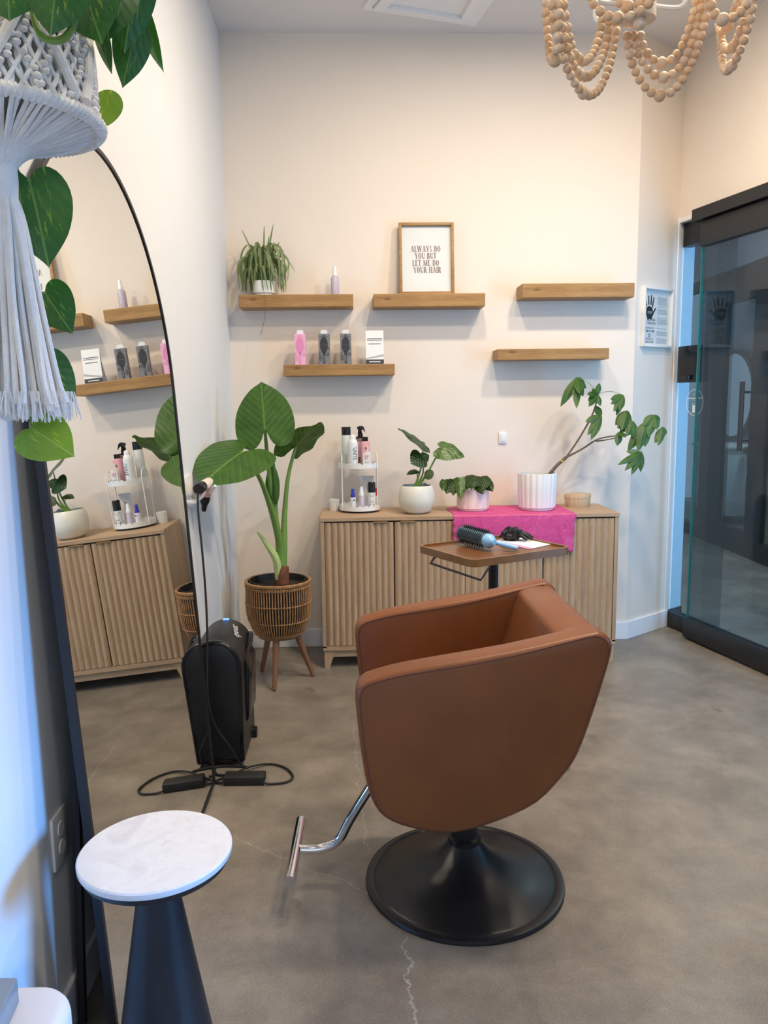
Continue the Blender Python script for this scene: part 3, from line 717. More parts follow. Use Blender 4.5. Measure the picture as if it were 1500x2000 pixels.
# spider plant
p = Vector((-.468, 4.36, 1.9675))
sp = thing('spider_plant', 'spider plant with arching striped leaves in a white pot on the shelf', 'potted plant', p)
part('pot', MB().lathe([(.001, 0), (.048, 0), (.048, .012), (.058, .014), (.060, .075), (.054, .075), (.053, .06), (.001, .06)], 32, p), 'whiteceramic', sp)
c = p+Vector((0, 0, .07)); rnd = random.Random(3)
for k in range(92):
    a = rnd.uniform(0, 2*PI); R = rnd.uniform(.045, .145); up = rnd.uniform(.07, .20); dn = rnd.uniform(-.17, .06)
    d = Vector((math.cos(a), math.sin(a)*.45-.18, 0))
    if c.y + d.y*R > 4.425: d.y = (4.42-c.y)/R
    s = c + Vector((rnd.uniform(-.025, .025), rnd.uniform(-.02, .02), 0))
    end = Vector((c.x+d.x*R, c.y+d.y*R, c.z+dn)); 
    if end.z < 1.985 and end.y > 4.285: end.z = 1.985
    m1 = s + d*R*.35 + Vector((0, 0, up)); m2 = s + d*R*.85 + Vector((0, 0, up*.75))
    strap('leaf', [s, m1, m2, end], rnd.uniform(.010, .018), 'spider', sp, Vector((-math.sin(a), math.cos(a), 0))*.5+Vector((.8, 0, 0)))
for x, y in ((472, 448), (534, 437), (516, 440), (546, 472), (526, 460), (576, 530), (468, 530)):
    e = at(x, y, 4.33); s = c + Vector(((e.x-c.x)*.15, 0, 0))
    mid = s*.5+e*.5+Vector((0, 0, .03 if y < 500 else .11)); strap('leaf', [s, mid, e], .010, 'spider', sp, Vector((1, .3, 0)))
rt = [at(516, 575, 4.28), at(519, 595, 4.275), at(517, 620, 4.275), at(514, 635, 4.275), at(509, 655, 4.275)]
part('root', MB().tube([c+Vector((0, -.055, 0))]+rt, .0012, 5, 3), 'darkstalk', sp)

# poster on the angled wall
pc = atp(1280, 620, A, an); pw, ph_ = .145, .166
pr_ = ad; pz = Vector((0, 0, 1))
def pp(a, b, h): return Vector((pc.x, pc.y, 1.857)) + ad*a + pz*b + an*h
po = thing('framed_poster', 'white framed notice with a black handprint by the glass door', 'picture frame', pp(0, -ph_, .012))
ft = .014
for a0, b0, a1, b1 in ((-pw, -ph_, -pw+ft, ph_), (pw-ft, -ph_, pw, ph_), (-pw+ft, -ph_, pw-ft, -ph_+ft), (-pw+ft, ph_-ft, pw-ft, ph_)):
    part('frame_bar', MB().prism([(a0, b0), (a1, b0), (a1, b1), (a0, b1)], 0, .026, pp), 'white', po, bevel=.002)
part('sheet', MB().prism([(-pw+ft, -ph_+ft), (pw-ft, -ph_+ft), (pw-ft, ph_-ft), (-pw+ft, ph_-ft)], .001, .006, pp), 'paper', po, smooth=False)
part('glass', MB().prism([(-pw+ft, -ph_+ft), (pw-ft, -ph_+ft), (pw-ft, ph_-ft), (-pw+ft, ph_-ft)], .014, .0155, pp), 'clearglass', po, smooth=False)
hand = MB()
def strip(p0, p1, w0, w1):
    d = Vector((p1[0]-p0[0], p1[1]-p0[1])).normalized(); q = Vector((-d.y, d.x))
    hand.prism([(p0[0]+q.x*w0, p0[1]+q.y*w0), (p0[0]-q.x*w0, p0[1]-q.y*w0), (p1[0]-q.x*w1, p1[1]-q.y*w1), (p1[0]+q.x*w1, p1[1]+q.y*w1)], .0062, .0068, pp)
for p0, p1 in (((-.098, .058), (-.108, .092)), ((-.078, .068), (-.082, .118)), ((-.058, .068), (-.054, .122)), ((-.043, .058), (-.030, .112)), ((-.030, .028), (-.010, .052))):
    strip(p0, p1, .006, .0045)
hand.prism([(-.10, .05), (-.075, .062), (-.045, .055), (-.036, .034), (-.028, .022), (-.048, -.008), (-.085, -.012), (-.102, .015)], .0062, .0068, pp)
part('handprint', hand, 'darkprint', po, smooth=False)
tw = dict(parent=po)
text('lettering', 'STOP', .022, pp(-.068, .018, .0072), ad, pz, 'paper', po, .8)
text('lettering', 'HUMAN', .026, pp(-.052, -.022, .0072), ad, pz, 'darkprint', po, .85)
text('lettering', 'TRAFFICKING', .0165, pp(-.048, -.038, .0072), ad, pz, 'darkprint', po, .8)
text('lettering', 'TO GET HELP CALL', .0125, pp(-.062, -.064, .0068), ad, pz, 'print', po, .8)
text('lettering', '1-888-373-7888', .0165, pp(-.062, -.082, .0068), ad, pz, 'darkprint', po, .8)
text('lettering', 'TO REPORT CALL', .0125, pp(-.066, -.124, .0068), ad, pz, 'print', po, .8)
text('lettering', '1-866-347-2423', .0165, pp(-.066, -.142, .0068), ad, pz, 'darkprint', po, .8)
part('seal', MB().lathe([(.006, 0), (.010, 0), (.010, .0004), (.006, .0004), (.006, 0)], 20, pp(-.064, -.1, .0064), Matrix((ad, pz, an)).transposed(), caps=False), 'print', po)
tl = MB(); rnd = random.Random(5)
for z0, z1 in ((.075, .115), (.06, .064), (.02, .05), (-.002, .002), (-.035, -.008), (-.062, -.058), (-.1, -.075), (-.145, -.115)):
    z = z1
    while z > z0-.0001:
        e = .118-rnd.uniform(0, .02); tl.prism([(.008, z-.003), (e, z-.003), (e, z), (.008, z)], .0062, .0066, pp); z -= .0065
part('small_print', tl, 'light_print', po, smooth=False)

# ------------------------------------------------------------------ sideboard
CX0, CX1, CY0, CY1, CT = -.185, 1.383, 4.035, 4.425, .81
sb = thing('sideboard', 'light oak sideboard with four ribbed doors along the back wall', 'sideboard', ((CX0+CX1)/2, 4.23, 0))
part('top', MB().box((CX0, CY0, CT-.020), (CX1, CY1, CT)), 'oakx', sb, bevel=.0015, smooth=False)
part('side_panel', MB().box((CX0+.003, CY0+.004, .115), (CX0+.022, CY1, CT-.020)), 'oak', sb, smooth=False)
part('side_panel', MB().box((CX1-.022, CY0+.004, .115), (CX1-.003, CY1, CT-.020)), 'oak', sb, smooth=False)
part('bottom_panel', MB().box((CX0+.003, CY0+.004, .100), (CX1-.003, CY1, .122)), 'oakx', sb, smooth=False)
part('back_panel', MB().box((CX0+.022, CY1-.012, .122), (CX1-.022, CY1, CT-.02)), 'oak', sb, smooth=False)
part('centre_panel', MB().box((.574, CY0+.004, .122), (.600, CY1-.012, CT-.02)), 'oak', sb, smooth=False)
part('gap_shade_sheet', MB().box((CX0+.022, CY0+.03, .122), (CX1-.022, CY0+.036, CT-.02)), 'black', sb, smooth=False)  # black sheet added behind the doors, stands in for shade in the gaps
part('apron', MB().box((CX0+.05, CY0+.02, .06), (CX1-.05, CY0+.04, .100)), 'oakx', sb, smooth=False)
for lx in (CX0+.008, CX1-.008):
    for ly, sy in ((CY0+.012, 1), (CY1-.012, -1)):
        sx = 1 if lx < .5 else -1; mb = MB()
        top = [(lx, ly), (lx+sx*.06, ly), (lx+sx*.06, ly+sy*.04), (lx, ly+sy*.04)]; bot = [(lx, ly), (lx+sx*.026, ly), (lx+sx*.026, ly+sy*.026), (lx, ly+sy*.026)]
        mb.add([(a, b, 0) for a, b in bot]+[(a, b, .100) for a, b in top], [(3,2,1,0),(4,5,6,7),(0,1,5,4),(1,2,6,5),(2,3,7,6),(3,0,4,7)])
        part('leg', mb, 'oak', sb, smooth=False)
doors = [(CX0+.024, .196, 1), (.203, .572, 0), (.602, .981, 1), (.988, CX1-.024, 0)]
nsl = 11
slat_me = None
for x0, x1, right in doors:
    dz0, dz1 = .125, CT-.0275
    d = part('door', MB().box((x0, CY0+.012, dz0), (x1, CY0+.03, dz1)), 'oak', sb, smooth=False)
    sw = (x1-x0)/nsl
    for k in range(nsl):
        mb = MB(); a0 = x0+k*sw; a1 = a0+sw
        wv = [0, .0035, .0065, .0085, .0092, .0085, .006, .002]           # one rounded rib, steeper on one flank
        poly = [(a0+sw*i/7, CY0+.0125-wv[i]) for i in range(8)] + [(a1, CY0+.014), (a0, CY0+.014)]
        o = part('slat', mb.prism(poly, dz0, dz1, lambda a, b, h: Vector((a, b, h))), 'oak', d)
    hx = x1-.105 if right else x0+.03
    part('handle', MB().box((hx, CY0-.004, dz1-.001), (hx+.075, CY0+.02, dz1+.004)), 'shelf', d, smooth=False)

# ------------------------------------------------------------------ on the sideboard
p = Vector((-.115, 4.315, CT))
j = thing('candle_jar', 'small white lidded jar at the left end of the sideboard', 'jar', p)
part('jar', MB().lathe([(.001, 0), (.026, 0), (.0275, .003), (.0275, .05), (.001, .05)], 28, p), 'whitegloss', j)
part('lid', MB().lathe([(.001, .05), (.0285, .05), (.0285, .062), (.0265, .064), (.001, .064)], 28, p), 'white', j)
# two-tier caddy
cc = Vector((.026, 4.285, CT)); R = .113; SX = 1.0
cdy = thing('tiered_caddy', 'white two tier scalloped metal caddy holding hair products', 'caddy', cc)
part('turntable', MB().lathe([(.001, 0), (.098, 0), (.098, .010), (.001, .010)], 40, cc), 'black', cdy)
zt2 = .262
def tray_tier(z, nm):
    part(nm, MB().lathe([(.001, z), (R, z), (R, z+.003), (.001, z+.003)], 48, cc), 'white', cdy)
    mb = MB(); n = 144; vs = []
    for k in range(n):
        a = 2*PI*k/n; hgt = .018+.012*abs(math.sin(a*11)); c_, s_ = math.cos(a), math.sin(a)
        vs += [cc+Vector((R*c_, R*s_, z)), cc+Vector((R*c_, R*s_, z+hgt)), cc+Vector(((R-.0012)*c_, (R-.0012)*s_, z)), cc+Vector(((R-.0012)*c_, (R-.0012)*s_, z+hgt))]
    fs = []
    for k in range(n):
        o = k*4; q = ((k+1) % n)*4; fs += [(o, q, q+1, o+1), (o+2, q+2, q+3, o+3), (o+1, q+1, q+3, o+3)]
    part('scalloped_rim', mb.add(vs, fs), 'white', cdy)
tray_tier(.011, 'lower_tray'); tray_tier(zt2-.022, 'upper_tray')
for sgn, a0 in ((-1, PI), (1, 0)):
    pts = []; a1, a2 = a0-.62*sgn-.0, a0+.62*sgn
    P1, P2 = Vector(((R+.003)*math.cos(a1), (R+.003)*math.sin(a1), 0)), Vector(((R+.003)*math.cos(a2), (R+.003)*math.sin(a2), 0))
    pts = [P1+Vector((0, 0, .012)), P1+Vector((0, 0, .27))]
    for k in range(1, 10):
        t = k/10; q = P1.lerp(P2, (1-math.cos(PI*t))/2); pts.append(q+Vector((0, 0, .27+.045*math.sin(PI*t))))
    pts += [P2+Vector((0, 0, .27)), P2+Vector((0, 0, .012))]
    part('handle', MB().tube([cc+q for q in pts], .0028, 8), 'white', cdy)
zl, zu = CT+.0145, CT+zt2-.0185
def bt(px, Y, z): q = at(px, 900, Y); return Vector((q.x, Y, z))
bottle_simple('hairspray_can', 'tall pale can with a square black cap on the upper tier', 'bottle', bt(677, 4.325, zu),
    [('body', [(.001, 0), (.0245, 0), (.0255, .003), (.0255, .168), (.0235, .171), (.001, .171)], 'bottlegreen'), ('cap', [(.001, .171), (.0252, .171), (.0252, .212), (.0242, .214), (.001, .214)], 'blackgloss')])
p = bt(689.5, 4.235, zu)
b = bottle_simple('hairspray_can', 'white aerosol can with dome top and vertical lettering on the upper tier', 'bottle', p,
    [('body', [(.001, 0), (.0265, 0), (.0275, .003), (.0275, .125), (.024, .143), (.0165, .151), (.001, .151)], 'bottlewhite'), ('cap', [(.016, .150), (.016, .166), (.012, .174), (.005, .177), (.001, .177)], 'whitegloss')])
vtext(b, 'UNITE', .031, p, .075, 'print', .0275, face=-PI/2+.45, xs=.75)
p = bt(704.5, 4.325, zu)
tb = bottle_simple('trigger_bottle', 'smoky bottle with a black trigger sprayer on the upper tier', 'bottle', p,
    [('body', [(.001, 0), (.024, 0), (.025, .004), (.025, .150), (.020, .158), (.012, .160)], 'brownbottle'), ('collar', [(.024, .150), (.024, .160), (.014, .162), (.014, .178), (.001, .178)], 'blackgloss')])
part('sprayer_head', MB().prism([(-.014, .178), (.010, .178), (.008, .195), (.012, .200), (.026, .185), (.030, .180), (.020, .212), (.008, .220), (-.012, .216), (-.020, .207), (-.012, .198)], -.008, .008, lambda a, b_, h: Vector((a, h, b_))), 'blackgloss', tb, False, .002)
part('label', MB().lathe([(.0252, .05), (.0256, .05), (.0256, .135), (.0252, .135), (.0252, .05)], 24, caps=False), 'bottlepink', tb, False)
p = bt(713.5, 4.275, zu)
b = bottle_simple('shampoo_bottle', 'pink bottle with black cap on the upper tier', 'bottle', p,
    [('body', [(.001, 0), (.024, 0), (.0255, .004), (.0255, .118), (.022, .134), (.016, .138)], 'bottlepink'), ('cap', [(.001, .138), (.0165, .138), (.0165, .161), (.001, .161)], 'blackgloss')])
part('label', MB().prism([(-.011, .05), (.017, .05), (.017, .112), (-.011, .112)], -.0262, -.0256, lambda a, b_, h: Vector((a, h+abs(a-.003)*.25, b_))), 'label', b, False, smooth=False)
part('emblem', MB().lathe([(.003, 0), (.0065, 0), (.0065, .0004), (.003, .0004), (.003, 0)], 16, (.004, -.0266, .10), Matrix.Rotation(PI/2, 3, 'X'), caps=False), 'print', b, False)
p = bt(716, 4.212, zu)
b = bottle_simple('product_bottle', 'short cream bottle with a pink and white label on the upper tier', 'bottle', p,
    [('body', [(.001, 0), (.022, 0), (.0225, .003), (.0225, .080), (.001, .080)], 'bottlecream')])
part('label', MB().prism([(-.018, .008), (.018, .008), (.018, .076), (-.018, .076)], -.0232, -.0226, lambda a, b_, h: Vector((a, h+a*a*10, b_))), 'label', b, False, smooth=False)
part('label_text', MB().prism([(-.009, .058), (.011, .058), (.011, .068), (-.009, .068)], -.0238, -.0233, lambda a, b_, h: Vector((a, h, b_))).prism([(-.009, .05), (.009, .05), (.009, .053), (-.009, .053)], -.0238, -.0233, lambda a, b_, h: Vector((a, h, b_))), 'bottlepink', b, False, smooth=False)
part('label_text', MB().prism([(-.011, .028), (.012, .028), (.012, .031), (-.011, .031)], -.0238, -.0233, lambda a, b_, h: Vector((a, h, b_))), 'light_print', b, False, smooth=False)
# lower tier
p = bt(688, 4.225, zl)
b = bottle_simple('dropper_bottle', 'small white bottle with a cobalt blue cap on the lower tier', 'bottle', p,
    [('body', [(.001, 0), (.0145, 0), (.015, .002), (.015, .066), (.010, .070)], 'bottlewhite'), ('cap', [(.0125, .068), (.0125, .082), (.0095, .085), (.0085, .112), (.007, .114), (.001, .114)], 'blue')])
part('emblem', MB().lathe([(.002, 0), (.005, 0), (.005, .0004), (.002, .0004), (.002, 0)], 14, (.006, -.0152, .055), Matrix.Rotation(PI/2, 3, 'X'), caps=False), 'print', b, False)
p = bt(705, 4.235, zl)
b = bottle_simple('spray_bottle', 'lilac spray bottle with white cap on the lower tier of the caddy', 'bottle', p,
    [('body', [(.001, 0), (.023, 0), (.0235, .003), (.0165, .03), (.0165, .068), (.012, .075)], 'lilac'), ('cap', [(.0145, .074), (.0145, .092), (.012, .096), (.0085, .124), (.001, .125)], 'whitegloss')])
vtext(b, 'UNITE', .016, p, .046, 'paper', .0185, xs=.8)
p = bt(718, 4.335, zl)
b = thing('squeeze_tube', 'pale blue squeeze tube standing on its cap on the lower tier', 'tube', p)
mb = MB(); vs = []; fs = []
for k in range(11):
    t = k/10
    for i in range(20):
        a = 2*PI*i/20; rx = .020+.014*t; ry = .020*(1-t)+.0012*t; vs.append(p+Vector((rx*math.cos(a), ry*math.sin(a), .018+.155*t)))
fs = [(k*20+i, k*20+(i+1) % 20, (k+1)*20+(i+1) % 20, (k+1)*20+i) for k in range(10) for i in range(20)]+[tuple(range(20))[::-1], tuple(200+i for i in range(20))]
part('tube_body', mb.add(vs, fs), 'label', b); part('cap', MB().lathe([(.001, 0), (.019, 0), (.019, .018), (.001, .018)], 20, p), 'whitegloss', b)
vtext(b, 'UNITE', .022, p, .10, 'print', .012, xs=.8)
p = bt(725, 4.222, zl)
b = bottle_simple('pump_bottle', 'white labelled bottle with a tall glossy black cap on the lower tier', 'bottle', p,
    [('body', [(.001, 0), (.0205, 0), (.021, .003), (.021, .094), (.001, .094)], 'bottlewhite'), ('cap', [(.001, .094), (.0205, .094), (.0205, .146), (.018, .150), (.001, .150)], 'blackgloss')])
tl = MB()
for z, w_, hh in ((.082, .014, .005), (.074, .009, .003), (.042, .009, .004), (.026, .013, .008), (.018, .01, .003)):
    tl.prism([(-w_, z), (w_, z), (w_, z+hh), (-w_, z+hh)], -.0224, -.0214, lambda a, b_, h: Vector((a, h+a*a*20, b_)))
part('label_text', tl, 'print', b, False, smooth=False)
p = bt(734, 4.27, zl)
bottle_simple('nail_bottle', 'slim white bottle with a red cap on the lower tier', 'bottle', p,
    [('body', [(.001, 0), (.011, 0), (.0115, .002), (.0115, .068), (.008, .071)], 'bottlewhite'), ('cap', [(.001, .070), (.0095, .070), (.008, .112), (.001, .114)], 'red')])

# round pot with young monstera-like plant
pc_ = Vector((.327, 4.165, CT))
mpnt = thing('potted_philodendron', 'ivory round pot with a long stemmed variegated leafy plant', 'potted plant', pc_)
part('pot', MB().lathe([(.001, 0), (.052, 0), (.075, .015), (.094, .05), (.098, .08), (.094, .115), (.084, .147), (.0815, .150), (.079, .147), (.086, .11), (.001, .11)], 48, pc_), 'ceramic', mpnt)
part('soil', MB().lathe([(.001, .125), (.083, .125), (.083, .13), (.001, .132)], 32, pc_), 'soil', mpnt)
s0 = pc_+Vector((-.012, 0, .13))
def stem(pts, r0, r1, mat, parent, nm='stem'): return part(nm, MB().tube(pts, [r0, r1], 7, 5), mat, parent)
Y0 = 4.165
j1 = at(827, 865, Y0); stem([s0+Vector((.0, 0, 0)), at(823, 910, Y0), j1], .0065, .0022, 'stalk', mpnt)
leaf('leaf', j1, at(779, 834, Y0-.09), .15, (.30, -.42, .9), HEART, 'darkleaf', mpnt, .2, .05, .02)
j2 = at(861, 874, Y0-.01); stem([s0+Vector((.014, 0, 0)), at(838, 918, Y0-.01), j2], .008, .003, 'stalk', mpnt)
leaf('leaf', j2, at(910, 884, Y0-.05), .15, (.3, -.75, .8), HEART, 'varieg', mpnt, .25, .25, .02)
j3 = at(824, 888, Y0+.01); leaf('leaf', at(822, 893, Y0-.02), at(803, 905, Y0-.06), .115, (-.1, -1, .25), HEART, 'darkleaf', mpnt, .15, .1)
leaf('leaf', at(826, 895, Y0-.01), at(838, 889, Y0-.03), .06, (.2, -1, .2), HEART, 'varieg', mpnt, .2, .1)
j4 = at(812, 918, Y0); stem([s0+Vector((-.012, 0, 0)), at(815, 935, Y0), j4], .004, .002, 'stalk', mpnt)
leaf('leaf', j4, at(794, 922, Y0-.03), .055, (-.1, -.5, 1), HEART, 'darkleaf', mpnt, .3, .3)
leaf('leaf', at(829, 925, Y0-.02), at(847, 927, Y0-.04), .06, (.1, -.9, .4), OVAL, 'darkleaf', mpnt, .15, .1)
stem([s0+Vector((.002, 0, 0)), at(826, 925, Y0), at(824, 893, Y0)], .007, .0022, 'stalk', mpnt)
part('plant_tag', MB().box((pc_.x+.035, 4.16, CT+.12), (pc_.x+.05, 4.166, CT+.162)).box((pc_.x+.041, 4.161, CT+.150), (pc_.x+.058, 4.165, CT+.156)), 'greyslab', mpnt)

# pink cloth draped over the top and front
cl = MB(); nx, ny = 60, 46; vs = []; rnd = random.Random(11); TH = .003
x0, x1 = .508, 1.148; yb = 4.40; run = yb-CY0+.001; drop = .205
def wav(a, b): return math.sin(a*31+math.sin(b*17)*1.3)*math.sin(b*23+a*9)
for i in range(ny+1):
    s = (run+drop)*i/ny
    for k in range(nx+1):
        t = k/nx; x = x0+(x1-x0)*t; w_ = abs(wav(t*3, i/ny*3))
        xs_ = x + .006*wav(t*2, i/ny*2)
        if s <= run: y = yb-s-(.0 if t > .12 else (.12-t)*.6*(1 if s < .05 else 0)); z = CT+.0015+.0022*w_*(1 if .05 < s < run-.03 else .2); vs.append((xs_, max(y, CY0-.004), z))
        else:
            q = s-run; vs.append((xs_+.02*t*q/drop*0-.012*q/drop*(1 if t > .9 else 0), CY0-.0055-.007*w_*min(1, q/.04)-.004*q/drop, CT+.001-q*(1-.04*math.sin(t*7)-.03*(1-t))))
N0 = len(vs); fs = [(i*(nx+1)+k, i*(nx+1)+k+1, (i+1)*(nx+1)+k+1, (i+1)*(nx+1)+k) for i in range(ny) for k in range(nx)]
co = single('pink_cloth', cl.add(vs, fs), 'cloth', 'crinkled hot pink cloth draped over the sideboard under two pots', 'cloth', (.83, 4.035, CT))
sm = co.modifiers.new('thickness', 'SOLIDIFY'); sm.thickness = .0008; sm.offset = 1
ZP = CT+.0046
# blush scalloped pot with trailing plant
p = Vector((.640, 4.235, ZP))
pk = thing('potted_pothos', 'blush scalloped pot of dark trailing leaves on the pink cloth', 'potted plant', p)
lob = lambda a, k: (1+.035*(abs(math.sin(a*6))-.5)) if k > 2 else 1
part('pot', MB().lathe([(.001, 0), (.078, 0), (.078, .009), (.086, .012), (.086, .115), (.079, .115), (.078, .09), (.001, .09)], 96, p, mod=lob), 'pinkceramic', pk)
part('soil', MB().lathe([(.001, .095), (.077, .095), (.077, .098), (.001, .10)], 32, p), 'soil', pk)
Y0 = 4.16
for bx, by, tx, ty, w_, mt_, dy in ((880, 944, 872, 962, .07, 'darkleaf', -.02), (868, 938, 864, 956, .055, 'varieg', .0), (887, 940, 886, 966, .07, 'darkleaf', -.03), (897, 938, 898, 975, .06, 'varieg', -.055),
        (893, 935, 902, 950, .05, 'pothos', -.02), (906, 942, 907, 958, .06, 'darkleaf', -.04), (920, 930, 912, 948, .09, 'darkleaf', -.02), (930, 931, 925, 950, .09, 'darkleaf', -.04),
        (940, 932, 938, 952, .085, 'darkleaf', -.03), (948, 934, 943, 955, .07, 'darkleaf', -.05), (935, 945, 943, 964, .06, 'darkleaf', -.06), (950, 942, 962, 958, .06, 'darkleaf', -.03), (917, 940, 925, 952, .07, 'darkleaf', -.05)):
    b0 = at(bx, by, Y0+.06+dy); leaf('leaf', b0, at(tx, ty, Y0+dy), w_, (random.uniform(-.5, .5), -1, .75), HEART, mt_, pk, .35, .15)
    stem([Vector((p.x+(b0.x-p.x)*.4, p.y, ZP+.10)), (b0+Vector((p.x+(b0.x-p.x)*.4, p.y, ZP+.14)))/2+Vector((0, 0, .01)), b0], .002, .0015, 'stalk', pk)
# white fluted pot with money tree
p = Vector((.986, 4.215, ZP))
wp = thing('potted_money_tree', 'white fluted pot with a leaning money tree on the pink cloth', 'potted plant', p)
flu = lambda a, k: (1+.045*(abs(math.sin(a*10))-.6)) if 2 < k < 7 else 1
part('pot', MB().lathe([(.001, 0), (.088, 0), (.088, .010), (.098, .014), (.102, .10), (.104, .192), (.103, .196), (.096, .196), (.095, .15), (.001, .15)], 160, p, mod=flu), 'whiteceramic', wp)
part('soil', MB().lathe([(.001, .155), (.094, .155), (.094, .158), (.001, .16)], 32, p), 'soil', wp)
Y0 = 4.215
fk = at(1106, 893, Y0); bs = p+Vector((.045, 0, .155)); tp = at(1169, 768, Y0+.02)
tr1 = part('trunk', MB().tube([bs, at(1085, 912, Y0), fk], [.010, .009, .009], 8, 4), 'darkstalk', wp)
part('branch', MB().tube([fk, at(1133, 853, Y0), at(1158, 807, Y0), tp], [.0055, .0045, .0035], 7, 4), 'darkstalk', wp)
part('branch', MB().tube([fk, at(1135, 878, Y0), at(1170, 857, Y0-.02), at(1212, 850, Y0-.06)], [.0065, .0045, .003], 7, 4), 'darkstalk', wp)
part('branch', MB().tube([at(1165, 862, Y0), at(1195, 857, Y0-.05), at(1240, 846, Y0-.09)], [.004, .003, .0025], 7, 4), 'darkstalk', wp)
part('tie', MB().lathe([(.0102, -.003), (.0115, -.003), (.0115, .003), (.0102, .003), (.0102, -.003)], 16, at(1098, 901, Y0), Vector((0, 0, 1)).rotation_difference(fk-bs).to_matrix(), caps=False), 'yellow', wp)
def palmate(hx, hy, hY, tips, wid, nb, frm=None):
    hub = at(hx, hy, hY)
    if frm is not None: stem([frm, (frm+hub)/2+Vector((0, 0, .015)), hub], .0014, .0012, 'stalk', wp, 'petiole')
    for tx, ty, dY in tips: leaf('leaf', hub, at(tx, ty, hY+dY), wid, nb, LENS, 'pachira', wp, .3, .12, rings=4)
palmate(1127, 737, Y0-.02, [(1096, 792, -.05), (1128, 794, -.09), (1141, 774, -.01), (1148, 758, .02), (1133, 765, -.09)], .046, (0, -1, .5), tp)
palmate(1167, 770, Y0-.02, [(1150, 782, -.04), (1152, 792, -.06), (1158, 760, -.04), (1150, 768, -.06), (1172, 748, .0), (1174, 792, -.03)], .034, (.2, -1, .4))
palmate(1218, 772, Y0-.03, [(1194, 779, -.03), (1195, 788, -.04), (1200, 802, -.05), (1205, 811, -.03), (1212, 800, -.05)], .036, (0, -1, .3), tp)
palmate(1175, 812, Y0-.02, [(1145, 822, -.03), (1149, 848, -.05), (1156, 857, -.06), (1164, 792, .0)], .042, (0, -1, .4), at(1150, 822, Y0))
brh = at(1212, 850, Y0-.06); brh2 = at(1240, 846, Y0-.09)
palmate(1226, 802, Y0-.06, [(1208, 836, -.04), (1216, 838, -.06), (1226, 838, -.04), (1202, 830, 0)], .05, (0, -1, .4), brh)
palmate(1212, 842, Y0-.08, [(1207, 870, -.03), (1222, 852, -.05), (1224, 832, -.02)], .046, (.2, -1, .2), brh)
palmate(1236, 822, Y0-.08, [(1226, 850, -.04), (1240, 856, -.04), (1222, 838, -.02)], .05, (0, -1, .3), brh)
palmate(1262, 824, Y0-.09, [(1228, 880, -.04), (1248, 880, -.06), (1262, 872, -.04), (1270, 850, -.02)], .056, (0, -1, .35), brh2)
palmate(1278, 810, Y0-.08, [(1258, 830, -.03), (1268, 852, -.05), (1284, 838, -.04), (1288, 830, -.01)], .05, (0, -1, .45), brh2)
palmate(1254, 884, Y0-.12, [(1209, 905, -.06), (1222, 917, -.06), (1235, 926, -.05), (1253, 922, -.02), (1224, 880, .0)], .036, (.1, -1, .6), brh2)
palmate(1296, 834, Y0-.09, [(1280, 864, -.03), (1287, 869, -.05), (1297, 852, -.02)], .040, (0, -1, .3), brh2)
# wooden box
p = Vector((1.238, 4.315, CT))
bx = thing('wooden_box', 'small pale wooden oval box at the right end of the sideboard', 'box', p)
ov = Matrix.Diagonal((1.0, .62, 1)).to_3x3(); fac = lambda a, k: 1+.03*math.cos(a*4)
part('body', MB().lathe([(.001, 0), (.066, 0), (.070, .004), (.071, .048), (.001, .048)], 16, p, ov, fac), 'boxwood', bx)
part('lid', MB().lathe([(.001, .0485), (.073, .0485), (.074, .066), (.070, .072), (.001, .074)], 16, p, ov, fac), 'boxwood', bx)
# light switch
p = at(982, 855, YB-.01)
sw = thing('light_switch', 'small white wall switch above the sideboard', 'switch', (p.x, YB, p.z-.03))
part('plate', MB().box((p.x-.022, YB-.012, p.z-.032), (p.x+.022, YB, p.z+.032)), 'whitegloss', sw, bevel=.004)
part('rocker', MB().box((p.x-.013, YB-.016, p.z-.021), (p.x+.013, YB-.012, p.z+.021)), 'whitegloss', sw, bevel=.0015)

# ------------------------------------------------------------------ elephant ear in rattan planter
pc_ = Vector((-.395, 3.90, 0)); PR = .163
pl_ = thing('rattan_planter', 'woven rattan planter on three tapered wooden legs', 'planter', pc_)
zb, ztp = .245, .515
def prad(t): return PR*(.68+.32*min(1, (t/.45))**.6) if t < .45 else PR*(1-.02*((t-.45)/.55))
sticks = MB(); NS = 72
for k in range(NS):
    a = 2*PI*k/NS; sticks.tube([pc_+Vector((prad(t)*math.cos(a), prad(t)*math.sin(a), zb+(ztp-zb)*t)) for t in (0, .08, .16, .28, .4, .55, .75, 1)], .0036, 5)
part('cane_sticks', sticks, 'rattan', pl_, kind='stuff')
for t, tw in ((.03, 2), (.30, 1), (.62, 1), (.92, 2)):
    mb = MB(); r = prad(t)
    for s in range(tw):
        for ph in (0, PI):
            mb.tube([pc_+Vector(((r+.0045*math.cos(a*NS/2+ph))*math.cos(a), (r+.0045*math.cos(a*NS/2+ph))*math.sin(a), zb+(ztp-zb)*t+s*.007+.002*math.sin(a*NS/2+ph))) for a in [2*PI*i/(NS*4) for i in range(NS*4+1)]], .0022, 4)
    part('weave_band', mb, 'rattan', pl_)
part('rim', MB().lathe([(PR-.012, ztp-.004), (PR+.003, ztp-.004), (PR+.004, ztp+.006), (PR-.004, ztp+.010), (PR-.012, ztp+.006), (PR-.012, ztp-.004)], 64, pc_, caps=False), 'rattan', pl_)
part('liner', MB().lathe([(prad(t)-.007, zb+(ztp-zb)*t) for t in (.02, .1, .2, .3, .45, .7, .98)], 40, pc_, caps=False), 'blackrubber', pl_)
part('base_plate', MB().lathe([(.001, zb-.012), (PR*.66, zb-.012), (PR*.68, zb), (.001, zb+.002)], 40, pc_), 'legwood', pl_)
